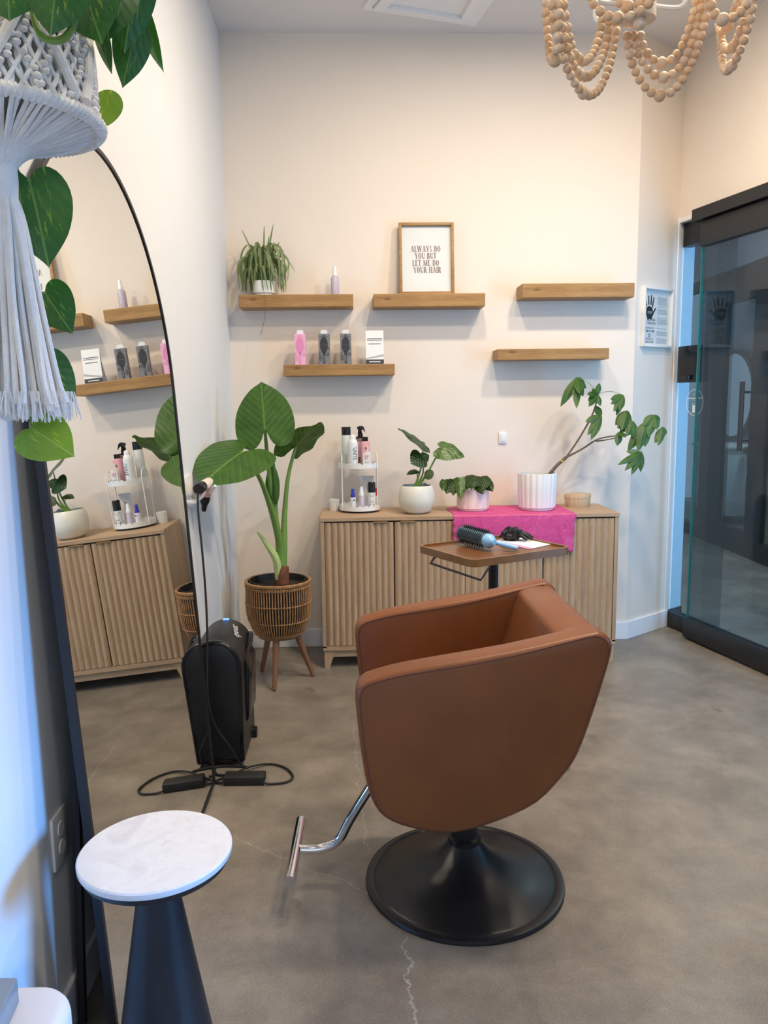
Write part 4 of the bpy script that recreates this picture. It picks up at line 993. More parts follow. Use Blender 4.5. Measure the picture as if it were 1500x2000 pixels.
for fx, fy in ((-.413, 3.735), (-.507, 4.025), (-.232, 3.929)):
    f = Vector((fx, fy, 0)); t = pc_+(f-pc_)*.52+Vector((0, 0, zb-.008))
    ax = (t-f); part('leg', MB().tube([f+Vector((0, 0, .004)), t], [.011, .018], 12), 'legwood', pl_)
el = thing('elephant_ear_plant', 'tall elephant ear plant with huge heart shaped leaves in dark nursery pot', 'potted plant', pc_+Vector((0, 0, zb)))
part('nursery_pot', MB().lathe([(.001, zb+.006), (.085, zb+.006), (.128, ztp-.09), (.140, ztp+.004), (.146, ztp+.010), (.139, ztp+.010), (.132, ztp-.03), (.001, ztp-.03)], 48, pc_), 'blackrubber', el)
part('soil', MB().lathe([(.001, ztp-.028), (.131, ztp-.028), (.131, ztp-.024), (.001, ztp-.020)], 32, pc_), 'soil', el)
Yp = 3.90
q0 = at(550, 1130, Yp-.03); q1 = at(552, 1090, Yp)
part('husk', MB().tube([Vector((q0.x, q0.y, ztp-.03)), at(551, 1122, Yp-.03), at(556, 1105, Yp-.03)], [.038, .036, .022], 14, 3), 'husk', el)
jA, jB, jC = at(517, 835, Yp-.12), at(472, 883, Yp-.42), at(578, 872, Yp+.08)
part('petiole', MB().tube([q0, at(545, 1060, Yp-.02), at(533, 980, Yp-.04), at(523, 900, Yp-.07), jA], [.026, .018, .013, .010, .007], 10, 5), 'stalk', el)
part('petiole', MB().tube([q0, at(546, 1060, Yp-.03), at(528, 990, Yp-.12), at(505, 930, Yp-.24), jB], [.026, .020, .014, .010, .007], 10, 5), 'stalk', el)
part('petiole', MB().tube([q0, at(554, 1060, Yp), at(556, 1000, Yp+.03), at(563, 930, Yp+.05), jC], [.026, .018, .013, .010, .007], 10, 5), 'stalk', el)
part('sheath', MB().tube([q0+Vector((-.01, -.012, 0)), at(541, 1095, Yp-.035), at(524, 1068, Yp-.05), at(503, 1038, Yp-.06)], [.022, .022, .014, .006], 8, 4), 'palestalk', el)
leaf('leaf', jA, at(509, 744, Yp-.05), .285, (-.05, -1, .1), ALO, 'alocasia', el, .10, .05, .012, 9)
leaf('leaf', jB, at(395, 931, Yp-.74), .29, (-.12, -1, .40), ALO, 'alocasia', el, .12, .12, .006, 9)
leaf('leaf', jC, at(626, 819, Yp-.02), .24, (.35, -.42, -.62), ALO, 'alocasia', el, .06, -.10, .03, 9)
part('petiole', MB().tube([at(540, 1010, Yp-.03), at(538, 960, Yp-.04), at(536, 905, Yp-.05)], [.010, .007, .003], 8, 4), 'stalk', el)
leaf('young_leaf', at(541, 985, Yp-.06), at(535, 903, Yp-.07), .075, (.55, -1, .1), LENS, 'alocasia', el, .9, .05)

# ------------------------------------------------------------------ wall dryer holder, dryer, cable
p = at(376, 962, 3.16)
hx0 = XL
hc = Vector((-.612, 3.18, 1.055))
ho = thing('dryer_holder', 'white wall bracket holding the cream hair dryer', 'wall bracket', (XL, 3.15, 1.0))
part('wall_plate', MB().box((XL, 3.06, .99), (XL+.012, 3.22, 1.12)), 'whitegloss', ho, bevel=.004)
part('ledge', MB().box((XL+.01, 3.05, 1.015), (XL+.05, 3.13, 1.03)), 'whitegloss', ho, bevel=.004)
part('fork_arm', MB().tube([(XL+.01, 3.215, 1.03), (-.625, 3.215, 1.025), (-.585, 3.19, 1.045), (-.56, 3.17, 1.075)], .006, 8, 4), 'whitegloss', ho)
part('fork_arm', MB().tube([(XL+.01, 3.105, 1.02), (-.64, 3.10, 1.02), (-.605, 3.10, 1.035), (-.59, 3.10, 1.06)], .006, 8, 4), 'whitegloss', ho)
hd = thing('hair_dryer', 'cream and black hair dryer hung on the left wall, nozzle down', 'hair dryer', (-.61, 3.18, .96))
ax0 = at(379, 955, 3.06); ax1 = at(402, 942, 3.24)
rot = Vector((0, 0, 1)).rotation_difference(ax1-ax0).to_matrix(); L_ = (ax1-ax0).length
ax0.x += .015; ax1.x += .015
part('handle', MB().lathe([(.020, L_*.32), (.0215, L_*.34), (.0215, L_*.92), (.018, L_), (.001, L_)], 24, ax0, rot), 'cream', hd)
part('end_cap', MB().lathe([(.001, -.004), (.018, -.004), (.0225, .004), (.0225, L_*.33), (.020, L_*.34)], 24, ax0, rot), 'blackgloss', hd)
bq = at(398, 955, 3.20); bq.x += .01; e1 = at(393, 999, 3.20); e1.x += .01
rot = Vector((0, 0, 1)).rotation_difference(e1-bq).to_matrix(); L2 = (e1-bq).length
part('barrel', MB().lathe([(.001, -.02), (.018, -.02), (.0215, 0), (.0205, L2*.34)], 24, bq, rot), 'rose', hd)
part('nozzle', MB().lathe([(.0205, L2*.34), (.0205, L2*.42), (.019, L2*.56), (.012, L2*.72), (.009, L2*.95), (.007, L2), (.001, L2)], 24, bq, rot), 'blackgloss', hd)
cabp = [ax0+Vector((0, -.004, -.015)), at(381, 1000, 3.03), at(389, 1080, 2.98), at(396, 1170, 2.94), at(399, 1260, 2.90), at(398, 1330, 2.865), at(403, 1385, 2.85), at(418, 1425, 2.86), at(445, 1462, 2.87)]
for q in cabp[1:]: q.x += .012
fl = lambda x, y, z=.006: atz(x, y, z)
cabp += [fl(470, 1492), fl(484, 1499), fl(474, 1497), fl(440, 1496), fl(421, 1499), fl(423, 1512), fl(440, 1514)]
part('cable', MB().tube(cabp, .0042, 8, 6), 'blackrubber', hd)
lp = [fl(440, 1527, .012), fl(426, 1529), fl(424, 1524), fl(455, 1512), fl(487, 1498, .015), fl(525, 1492), fl(556, 1499), fl(572, 1516), fl(560, 1527), fl(530, 1531), fl(514, 1529, .012)]
b0, b1 = fl(436, 1536, 0), fl(516, 1535, 0)
pb = thing('power_brick', 'black power adapter with looped lead on the floor by the mirror', 'power adapter', (b0+b1)/2)
dd = (b1-b0).normalized(); pe = Vector((-dd.y, dd.x, 0))
part('case', MB().prism([(0, .001), ((b1-b0).length, .001), ((b1-b0).length, .034), (0, .034)], 0, .058, lambda a, b, h: b0+dd*a+pe*h+Vector((0, 0, b))), 'blackrubber', pb, bevel=.005)
part('lead', MB().tube(lp, .0042, 8, 6), 'blackrubber', pb)

# ------------------------------------------------------------------ floor vacuum bin
v0 = Vector((-.552, 2.935, 0)); bw, bh, bd = .102, .50, .33
vb = thing('vacuum_bin', 'black arched touchless vacuum bin on the floor beside the mirror', 'vacuum', (v0.x, v0.y+bd/2, 0))
def archpoly(w, hgt, ins=0, n=24):
    r = w-ins
    return [(-r*.86, .012+ins), (r, .012+ins)] + [(r*math.cos(PI*k/n), hgt-w+r*math.sin(PI*k/n)) for k in range(n+1)]
vf = lambda a, b, h: v0+Vector((a, h, b))
part('shell', MB().prism(archpoly(bw, bh), .02, bd, vf), 'black', vb, bevel=.004)
part('front_rim', MB().prism(archpoly(bw+.003, bh+.003), 0, .03, vf), 'blackgloss', vb, bevel=.010, segs=3)
part('front_panel', MB().prism(archpoly(bw, bh, .014), -.004, .004, vf), 'black', vb, bevel=.003)
part('side_bin', MB().prism([(bw-.004, .13), (bw+.012, .15), (bw+.018, .36), (bw-.004, .41)], .10, bd-.02, vf), 'blackgloss', vb, bevel=.006)
part('bin_lip', MB().tube([vf(bw-.002, .40, .12), vf(bw+.008, .425, .2), vf(bw+.004, .445, bd-.05), vf(bw-.01, .44, bd-.02)], [.004, .011, .012, .006], 10, 5), 'blackgloss', vb)
part('intake', MB().box((v0.x-.06, v0.y-.006, .012), (v0.x+.06, v0.y+.02, .035)), 'blackgloss', vb, bevel=.003)
part('castor', MB().lathe([(.01, -.012), (.022, -.012), (.022, .012), (.01, .012)], 16, vf(bw+.006, .0225, bd-.06), Matrix.Rotation(PI/2, 3, 'Y')), 'blackgloss', vb)
part('castor', MB().lathe([(.01, -.012), (.022, -.012), (.022, .012), (.01, .012)], 16, vf(-.08, .0225, bd-.06), Matrix.Rotation(PI/2, 3, 'Y')), 'blackgloss', vb)
part('indicator', MB().box((v0.x-.012, v0.y+bd-.02, bh-.001), (v0.x+.012, v0.y+bd-.005, bh+.003)), 'led', vb)
aa = math.radians(50); n_ = Vector((math.cos(aa), 0, math.sin(aa))); tang = Vector((math.sin(aa), 0, -math.cos(aa)))
text('lettering', 'eyevac', .052, v0+Vector((0, .20, bh-bw))+n_*(bw+.0022), (Vector((0, 1, 0))*.9-tang*.25), (-tang*.9-Vector((0, 1, 0))*.25) , 'label', vb, .75)

# ------------------------------------------------------------------ marble side table
tc_ = Vector((-.402, 1.455, 0)); tz = .54; tr_ = .147
st_ = thing('side_table', 'round white marble side table on a black cone pedestal', 'side table', tc_)
part('marble_top', MB().lathe([(.001, tz-.014), (tr_-.001, tz-.014), (tr_, tz-.012), (tr_, tz-.003), (tr_-.003, tz), (.001, tz)], 72, tc_), 'marble', st_)
part('tray_plate', MB().lathe([(.001, tz-.028), (tr_-.008, tz-.028), (tr_-.003, tz-.0142), (.001, tz-.0142)], 72, tc_), 'black', st_)
part('pedestal', MB().lathe([(.001, 0), (.112, 0), (.114, .004), (.112, .010), (.036, tz-.06), (.034, tz-.028), (.001, tz-.028)], 48, tc_), 'black', st_)

# ------------------------------------------------------------------ outlet
p0 = Vector((XL, 1.655, .455))
ot = thing('wall_outlet', 'white wall outlet plate low on the left wall beside the mirror', 'outlet', p0-Vector((0, 0, .06)))
part('plate', MB().box((XL, 1.615, .395), (XL+.007, 1.695, .515)), 'whitegloss', ot, bevel=.002)
for dz in (-.022, .022):
    part('socket', MB().lathe([(.001, 0), (.016, 0), (.016, .003), (.001, .003)], 20, (XL+.0065, 1.655, .455+dz), Matrix.Rotation(PI/2, 3, 'Y')), 'white', ot)

# ------------------------------------------------------------------ white seat with grey tray, bottom left corner
cr = Vector((-.44, .80, 0))
ct = thing('white_stool', 'white padded stool with rounded corners at the bottom left corner', 'stool', (-.54, .90, 0))
def rrect(x0, y0, x1, y1, r, n=8):
    o = []
    for cx, cy, a0 in ((x1-r, y1-r, 0), (x0+r, y1-r, PI/2), (x0+r, y0+r, PI), (x1-r, y0+r, 1.5*PI)):
        o += [(cx+r*math.cos(a0+PI/2*k/n), cy+r*math.sin(a0+PI/2*k/n)) for k in range(n+1)]
    return o
xyz = lambda a, b, h: Vector((a, b, h))
part('cushion', MB().prism(rrect(-.66, .72, -.415, 1.075, .06), .47, .56, xyz), 'seatwhite', ct, bevel=.018, segs=4)
part('base', MB().prism(rrect(-.65, .735, -.425, 1.06, .05), .03, .47, xyz), 'white', ct, bevel=.004)
for a, b in ((-.635, .75), (-.44, .75), (-.635, 1.04), (-.44, 1.04)):
    part('foot', MB().lathe([(.001, 0), (.015, 0), (.015, .03), (.001, .03)], 14, (a, b, 0)), 'black', ct)
gt = MB().prism([(-.655, .76), (-.468, .80), (-.489, 1.035), (-.655, 1.04)], .5605, .60, xyz)
single('grey_box', gt, 'greyslab', 'flat grey box lying on the white stool', 'box', (-.58, .92, .5605), bevel=.004)

# ------------------------------------------------------------------ salon chair
cb = Vector((.302, 2.145, 0))
ch = thing('salon_chair', 'caramel leather salon chair on a round black base with chrome footrest', 'chair', cb)
part('base_disc', MB().lathe([(.001, 0), (.288, 0), (.291, .006), (.289, .014), (.272, .018), (.266, .015), (.258, .019), (.20, .032), (.13, .056), (.08, .088), (.055, .118), (.046, .13), (.001, .13)], 72, cb), 'baseblack', ch)
part('column', MB().lathe([(.001, .125), (.049, .125), (.049, .140), (.040, .146), (.040, .36), (.001, .36)], 32, cb), 'baseblack', ch)
prof = [(-.008, .680), (-.003, .706), (.010, .722), (.035, .733), (.123, .754), (.372, .793), (.560, .833), (.590, .836), (.612, .825), (.622, .802), (.614, .755), (.579, .630), (.543, .525), (.505, .466), (.442, .400), (.353, .357), (.276, .334), (.211, .326), (.121, .344), (.058, .375), (.026, .427), (.009, .508), (-.002, .601)]
prof = [(a.x, a.y) for a in spline([Vector((a, b, 0)) for a, b in prof]+[Vector((*prof[0], 0))], 3)][:-1]
yn, yf, th = 1.835, 2.458, .085
fy3 = lambda a, b, h: Vector((a, h, b))
def panel(name, y0, y1):
    o = part(name, MB().prism(prof, y0, y1, fy3), 'leather', ch, bevel=.012, segs=3)
    for yy in (y0+.0008, y1-.0008):
        c = Vector((sum(a for a, b in prof)/len(prof), 0, sum(b for a, b in prof)/len(prof)))
        pts = []
        for a, b in prof:
            q = Vector((a, yy, b)); pts.append(q+(Vector((c.x, yy, c.z))-q).normalized()*.0115)
        part('piping', MB().tube(pts+[pts[0], pts[1]], .0022, 6, caps=False), 'thread', o)
    return o
panel('side_panel', yn, yn+th); panel('side_panel', yf-th, yf)
# back: follows the rear edge of the panels, sloping inner face
ih = yn+th-.006; jh = yf-th+.006
back = [(.500, .815), (.530, .826), (.562, .831), (.592, .832), (.610, .822), (.617, .800), (.608, .752), (.574, .628), (.538, .524), (.500, .465), (.440, .402), (.405, .43), (.418, .56)]
part('backrest', MB().prism([(a, b-.002) for a, b in back], ih, jh, fy3), 'leather', ch, bevel=.010, segs=3)
part('seat_shell', MB().prism([(.012, .45), (.030, .430), (.062, .380), (.123, .350), (.211, .332), (.276, .340), (.353, .363), (.440, .405), (.47, .44), (.45, .47)], ih, jh, fy3), 'leather', ch)
part('seat_cushion', MB().prism([(.008, .47), (.012, .535), (.030, .552), (.2, .556), (.43, .545), (.428, .47)], ih+.004, jh-.004, fy3), 'leather', ch, bevel=.014, segs=3)
sx = [(.494+(.43-.494)*t, .800+(.55-.800)*t) for t in (0, .25, .5, .75, 1)]
part('back_seam', MB().tube([(a, jh-.008, b) for a, b in sx], .0022, 6), 'thread', ch)
ftb = [atz(565, 1722, .105), atz(588, 1603, .105)]
mc = (ftb[0]+ftb[1])/2
part('footrest_bar', MB().tube(ftb, .0165, 20), 'chrome', ch)
part('footrest_arm', MB().tube([mc, mc+Vector((.07, .005, -.004)), mc+Vector((.125, .008, .02)), mc+Vector((.17, .006, .10)), (.075, 2.16, .36), (.12, 2.155, .40)], .0145, 16, 8), 'chrome', ch)
part('lever', MB().tube([(.33, 2.2, .34), (.45, 2.3, .33)], .01, 8), 'black', ch)

# ------------------------------------------------------------------ tray table behind the chair
zt_ = .84
TL_, TB_, TR_, TK_ = [atz(x, y, zt_) for x, y in ((826, 1067), (938, 1098), (1102, 1065), (985, 1040))]
tctr = (TL_+TB_+TR_+TK_)/4
ex = ((TB_-TL_).normalized()*1); ex.z = 0; ey = Vector((-ex.y, ex.x, 0)); hw = (TB_-TL_).length/2; hl = ((TR_-TB_).length)/2
tt = thing('tray_table', 'walnut tray table on a black post behind the salon chair', 'tray table', (tctr.x, tctr.y, 0))
def tp_(a, b, h): return Vector((tctr.x, tctr.y, 0)) + ex*a + ey*b + Vector((0, 0, h))
part('tray', MB().prism(rrect(-hw+.004, -hl+.004, hw-.004, hl-.004, .03, 5), zt_-.022, zt_-.008, tp_), 'walnut', tt)
ro, ri = rrect(-hw, -hl, hw, hl, .035, 5), rrect(-hw+.011, -hl+.011, hw-.011, hl-.011, .026, 5)
n = len(ro); vs = [tp_(a, b, zt_-.028) for a, b in ro]+[tp_(a, b, zt_-.028) for a, b in ri]+[tp_(a, b, zt_) for a, b in ro]+[tp_(a, b, zt_) for a, b in ri]
fs = []
for k in range(n):
    j_ = (k+1) % n; fs += [(k, j_, n+j_, n+k), (2*n+k, 2*n+j_, 3*n+j_, 3*n+k), (k, j_, 2*n+j_, 2*n+k), (n+k, n+j_, 3*n+j_, 3*n+k)]
part('tray_rim', MB().add(vs, fs), 'walnutrim', tt)
pt = atz(962, 1110, .80); pt = Vector((tctr.x*.35+pt.x*.65, tctr.y*.35+pt.y*.65+.08, 0)); pt = Vector((.522, 2.93, 0))
part('post', MB().lathe([(.001, .04), (.0185, .04), (.0185, zt_-.022), (.001, zt_-.022)], 24, pt), 'black', tt)
part('mount', MB().box((pt.x-.05, pt.y-.05, zt_-.03), (pt.x+.05, pt.y+.05, zt_-.022)), 'black', tt)
for k in range(5):
    a = math.radians(-22+72*k); e = pt+Vector((math.cos(a), math.sin(a), 0))*.275
    part('foot', MB().tube([pt+Vector((0, 0, .075)), e+Vector((0, 0, .062))], [.022, .014], 8), 'black', tt)
    part('castor', MB().lathe([(.008, -.012), (.027, -.012), (.029, 0), (.027, .012), (.008, .012)], 18, e+Vector((0, 0, .029)), Matrix.Rotation(PI/2, 3, 'X') @ Matrix.Rotation(k, 3, 'Y')), 'blackrubber', tt)
wz = zt_-.026
wr = [atz(852, 1086, wz), atz(840, 1100, wz-.012), atz(939, 1133, wz-.012), atz(955, 1108, wz)]
wr = [Vector((q.x, q.y, q.z)) for q in wr]
w0, w3_ = tp_(-hw+.05, -hl+.02, wz), tp_(hw-.06, -hl+.02, wz)
wr = [at(852, 1084, tp_(-hw+.05, -hl+.05, 0).y), at(841, 1100, 2.86), at(939, 1133, 2.66), at(956, 1107, 2.72)]
part('wire_hanger', MB().tube([wr[0], wr[1], wr[1].lerp(wr[2], .5), wr[2], wr[3]], .0045, 8), 'black', tt)
# hairbrush on the tray
zs = zt_-.008
h0 = at(906, 1033, 2.93); h1 = at(957, 1052, 2.87); h2 = at(1013, 1073, 2.80)
h0 = tp_(0, 0, 0) ; 
hb0, hb1, hb2 = atz(903, 1042, zs+.042), atz(953, 1056, zs+.038), atz(1011, 1071, zs+.013)
br = thing('round_brush', 'round hairbrush with sky blue handle lying on the tray', 'hairbrush', (hb1.x, hb1.y, zs))
ax = (hb1-hb0); axn = ax.normalized(); rot = Vector((0, 0, 1)).rotation_difference(axn).to_matrix(); Lb = ax.length
part('barrel', MB().lathe([(.001, -.004), (.024, -.004), (.027, .002), (.027, Lb), (.001, Lb)], 28, hb0, rot), 'bluebarrel', br)
part('end_ring', MB().lathe([(.001, -.007), (.024, -.007), (.0285, -.001), (.0285, .006), (.001, .006)], 28, hb0, rot), 'skyblue', br)
bs_ = MB()
for i in range(22):
    for k in range(26):
        a = 2*PI*(k+(i % 2)*.5)/26; z = .006+(Lb-.012)*i/21
        d = rot @ Vector((math.cos(a), math.sin(a), 0)); c0_ = hb0+axn*z; t_ = rot @ Vector((-math.sin(a), math.cos(a), 0))*.0016
        if (c0_+d*.042).z < zs+.0005: continue
        bs_.add([c0_+d*.0265+t_, c0_+d*.0265-t_, c0_+d*.041-t_*.5, c0_+d*.041+t_*.5, c0_+d*.034+axn*.0014], [(0, 1, 2, 3), (0, 1, 4), (1, 2, 4), (2, 3, 4), (3, 0, 4)])
part('bristles', bs_, 'blackrubber', br, kind='stuff', smooth=False)
part('collar', MB().lathe([(.001, -.006), (.027, -.006), (.0275, .0), (.027, .012), (.020, .024), (.0105, .032), (.0095, .04), (.001, .04)], 28, hb1, rot), 'skyblue', br)
part('handle', MB().tube([hb1+axn*.02, hb1.lerp(hb2, .35), hb1.lerp(hb2, .75), hb2], [.010, .0085, .0105, .0085], 16, 4), 'skyblue', br)
# leaflet and glove
lf = [atz(x, y, zs+.001) for x, y in ((968, 1046), (1048, 1049), (1083, 1064), (1035, 1073.5), (1000, 1066))]
lf = [atz(x, y, zs+.001) for x, y in ((964, 1058), (1002, 1047.5), (1076, 1063.5), (1033, 1073))]
le = thing('leaflet', 'white leaflet with pink edge on the tray under a black glove', 'leaflet', sum(lf, Vector())/4)
part('sheet', MB().add(lf+[q+Vector((0, 0, .0012)) for q in lf], [(3,2,1,0),(4,5,6,7),(0,1,5,4),(1,2,6,5),(2,3,7,6),(3,0,4,7)]), 'paper', le, smooth=False)
e0, e1, e2, e3 = lf[3], lf[0], lf[0].lerp(lf[1], .16), lf[3].lerp(lf[2], .18)
zq = Vector((0, 0, .0013)); part('pink_strip', MB().add([e0+zq, e1+zq, e2+zq, e3+zq]+[q+zq*1.5 for q in (e0, e1, e2, e3)], [(3,2,1,0),(4,5,6,7),(0,1,5,4),(1,2,6,5),(2,3,7,6),(3,0,4,7)]), 'hotpink', le, smooth=False)
gc = atz(1003, 1054, zs+.004)
gv = MB(); gv.ball(gc+Vector((-.008, 0, .022)), .036, 40, 24, (1.2, .9, .72))
for v in gv.v:
    d = v-gc; k = .006*math.sin(d.x*210+math.sin(d.y*160)*2)+.004*math.sin(d.y*260+d.z*190); v += d.normalized()*k
    v.z = max(v.z, zs+.0026)
for v in gv.v: pass
g_ = thing('rubber_glove', 'crumpled black glove on the leaflet beside the hairbrush', 'glove', (gc.x, gc.y, zs+.0025))
part('palm', gv, 'glove', g_)
for a, l_, zz in ((-.9, .052, .012), (-.55, .06, .016), (-.2, .062, .018), (.2, .05, .014), (2.6, .045, .010)):
    d = Vector((math.cos(a), math.sin(a), 0)); s_ = gc+d*.016+Vector((0, 0, .016))
    part('finger', MB().tube([s_, gc+d*(.016+l_*.5)+Vector((0, 0, zz+.008)), gc+d*(.016+l_)+Vector((0, 0, .0075))], [.010, .0075, .005], 10, 5), 'glove', g_)

# ------------------------------------------------------------------ bead chandelier
cY = 1.75; hubc = at(1246, 40, cY)
cn = thing('bead_chandelier', 'chandelier of draped natural wood beads hanging from the ceiling', 'chandelier', (hubc.x, hubc.y, ZC))
rb = .036
part('hub', MB().lathe([(.001, 0), (rb, 0), (rb, .004), (rb-.001, .10), (rb*.6, .12), (.012, .13), (.012, .5), (.001, .5)], 40, (hubc.x, hubc.y, hubc.z)), 'offwhite', cn)
part('finial', MB().ball((hubc.x, hubc.y-.01, hubc.z-.010), .0135, 18, 12), 'offwhite', cn)
part('stem', MB().tube([(hubc.x, hubc.y, hubc.z+.45), (hubc.x, hubc.y, ZC-.02)], .007, 10), 'offwhite', cn)
part('canopy', MB().lathe([(.001, ZC-.03), (.055, ZC-.025), (.062, ZC), (.001, ZC)], 30, (hubc.x, hubc.y, 0)), 'offwhite', cn)
RING = .215; zr = hubc.z+.15
for k in range(6):
    a = math.radians(8+60*k); d = Vector((math.cos(a), math.sin(a), 0)); h0 = Vector((hubc.x, hubc.y, hubc.z+.03))
    part('arm', MB().tube([h0+d*rb*.9, h0+d*.085, h0+d*.105+Vector((0, 0, .012)), h0+d*.11+Vector((0, 0, .045)), h0+d*.15+Vector((0, 0, .12)), h0+d*RING+Vector((0, 0, .12))], .0055, 8, 6), 'white', cn)
part('ring', MB().tube([(hubc.x+RING*math.cos(2*PI*k/48), hubc.y+RING*math.sin(2*PI*k/48), zr) for k in range(49)], .005, 8, caps=False), 'white', cn)
bead_me = []
for r_ in (.0098, .0132):
    mm = MB().ball((0, 0, 0), r_, 14, 9).mesh('bead'); bead_me.append(mm)
bm2 = []
for mm in bead_me:
    for mt_ in ('bead', 'bead2'):
        c2 = mm.copy(); c2.materials.append(M[mt_]); bm2.append(c2)
rnd = random.Random(9); NB = [0]; inv = WM[cn.name].inverted()
def strand(p0, p1, low, dlow):
    """beads threaded on a hanging curve from p0 to p1 through the lowest point"""
    P = []
    for end, rev in ((p0, False), (p1, True)):
        H = Vector((end.x-low.x, end.y-low.y, 0)); V = Vector((0, 0, end.z-low.z)); half = []
        for k in range(61):
            f = PI/2*k/60; c_ = math.cos(f)
            half.append(low + H*c_ + V*(.62*(1-math.sin(f))+.38*c_*c_))
        P += half if not rev else half[::-1][1:]
    L = [0]
    for i in range(1, len(P)): L.append(L[-1]+(P[i]-P[i-1]).length)
    il = min(range(len(P)), key=lambda i: P[i].z); s = .004; total = L[-1]; placed = False
    while s < total:
        i = next(k for k in range(len(L)) if L[k] >= s)
        big = (not placed) and abs(L[i]-L[il]) < .013
        if big: placed = True
        q = P[i]; r_ = .0132 if big else .0098
        o = bpy.data.objects.new('bead', bm2[(2 if big else 0)+(rnd.random() < .4)]); COL.objects.link(o)
        o.parent = cn; o.location = inv @ q; o.rotation_euler = (rnd.uniform(0, 6), rnd.uniform(0, 6), rnd.uniform(0, 6))
        k = rnd.uniform(.86, .98); o.scale = (k, k, k); NB[0] += 1
        s += r_*1.93 if not big else r_*1.8
def sd(a, b, l, Ya, Yb, Yl):
    p0, p1 = at(a[0], a[1], Ya), at(b[0], b[1], Yb); strand(p0, p1, at(l[0], l[1], Yl), 0)
    for q, py in ((p0, a[1]), (p1, b[1])):                # thread from the top bead to the ring
        if py < 0:
            d = Vector((q.x-hubc.x, q.y-hubc.y, 0)).normalized()
            part('thread', MB().tube([q, Vector((hubc.x, hubc.y, zr))+d*RING], .0013, 5), 'cord', cn)
# left swags to the hub, inner then longer
sd((1099, -18), (1176, 30), (1131, 118), 1.62, 1.78, 1.70)
sd((1090, -18), (1190, 42), (1133, 147), 1.60, 1.79, 1.69)
sd((1075, -18), (1204, 42), (1143, 184), 1.60, 1.80, 1.70)
sd((1066, -18), (1092, 20), (1084, 118), 1.70, 1.58, 1.62)
# middle swags from the hub to the right rim
sd((1251, 66), (1360, -12), (1293, 123), 1.79, 1.80, 1.79)
sd((1238, 66), (1372, -12), (1297, 151), 1.79, 1.79, 1.78)
sd((1224, 66), (1384, -12), (1292, 187), 1.79, 1.78, 1.78)
# right swags
sd((1404, 46), (1446, -14), (1420, 52), 1.88, 1.70, 1.80)
sd((1406, 46), (1462, -14), (1434, 88), 1.90, 1.68, 1.78)
sd((1408, 48), (1474, -14), (1427, 130), 1.92, 1.66, 1.76)
# short upper swags crossing in front of the hub
sd((1152, -14), (1278, -14), (1219, 34), 1.60, 1.56, 1.57)
sd((1386, -14), (1466, -14), (1412, 38), 1.62, 1.62, 1.61)
sd((1200, -14), (1262, -10), (1238, 12), 1.62, 1.60, 1.60)

# ------------------------------------------------------------------ macrame hanger with pothos
my = .90; mc_ = at(-2, 238, my); mr = .1015
mh = thing('macrame_hanger', 'white macrame plant hanger with a long tassel at the left edge', 'plant hanger', (mc_.x, mc_.y, mc_.z-.3))
def cyl(a, z, r): return Vector((mc_.x+r*math.cos(a), mc_.y+r*math.sin(a), mc_.z+z))
# thick wrapped ring
rp = []; 
for k in range(121): a = 2*PI*k/120; rp.append(cyl(a, .0, mr))
part('ring', MB().tube(rp, .0062, 10, caps=False), 'cord', mh)
ro_ = MB()
ro_.tube([cyl(2*PI*k/900, .0065*math.sin(2*PI*k/900*110), mr+.0065*math.cos(2*PI*k/900*110)) for k in range(901)], .0014, 5, caps=False)
part('ring_wrap', ro_, 'cord', mh, kind='stuff')
# open diamond net above the ring
net = MB(); hgt_ = .21; rt_ = lambda z: mr-.002-.014*math.sin(min(1, z/hgt_)*PI)*.0-.06*max(0, z-.14)
for k in range(44):
    for sgn in (1, -1):
        pts = []
        for i in range(22):
            z = hgt_*i/21; a = 2*PI*k/44+sgn*z*6.0; pts.append(cyl(a, z, mr-.004-.10*z+(.0022 if (i+k) % 2 else 0)))
        net.tube(pts, .0026, 5)
for k in range(60):
    pts = [cyl(2*PI*k/60+.03*math.sin(i*1.1+k), hgt_*.55*i/11, mr-.006-.10*hgt_*.55*i/11) for i in range(12)]
    net.tube(pts, .0024, 5)
part('knotted_net', net, 'cord', mh, kind='stuff')
kn = MB(); rnd = random.Random(2)
for k in range(16):
    for sgn in (1, -1):
        for i in range(26):
            z = .012+.17*i/25; a = 2*PI*k/16+sgn*(z-.018)*6.5+rnd.uniform(-.03, .03)
            kn.ball(cyl(a, z, mr+.0005-.10*z), rnd.uniform(.0032, .0044), 7, 5, (1, 1, .8))
part('knots', kn, 'cord', mh, kind='stuff')
for k in range(6):
    for sgn in (1, -1):
        pts = [cyl(2*PI*k/6+sgn*z*5.5-.3, z, mr+.002-.10*z) for z in [.012+.19*i/14 for i in range(15)]]
        part('diagonal_rib', MB().tube(pts, .0052, 8), 'cord', mh)
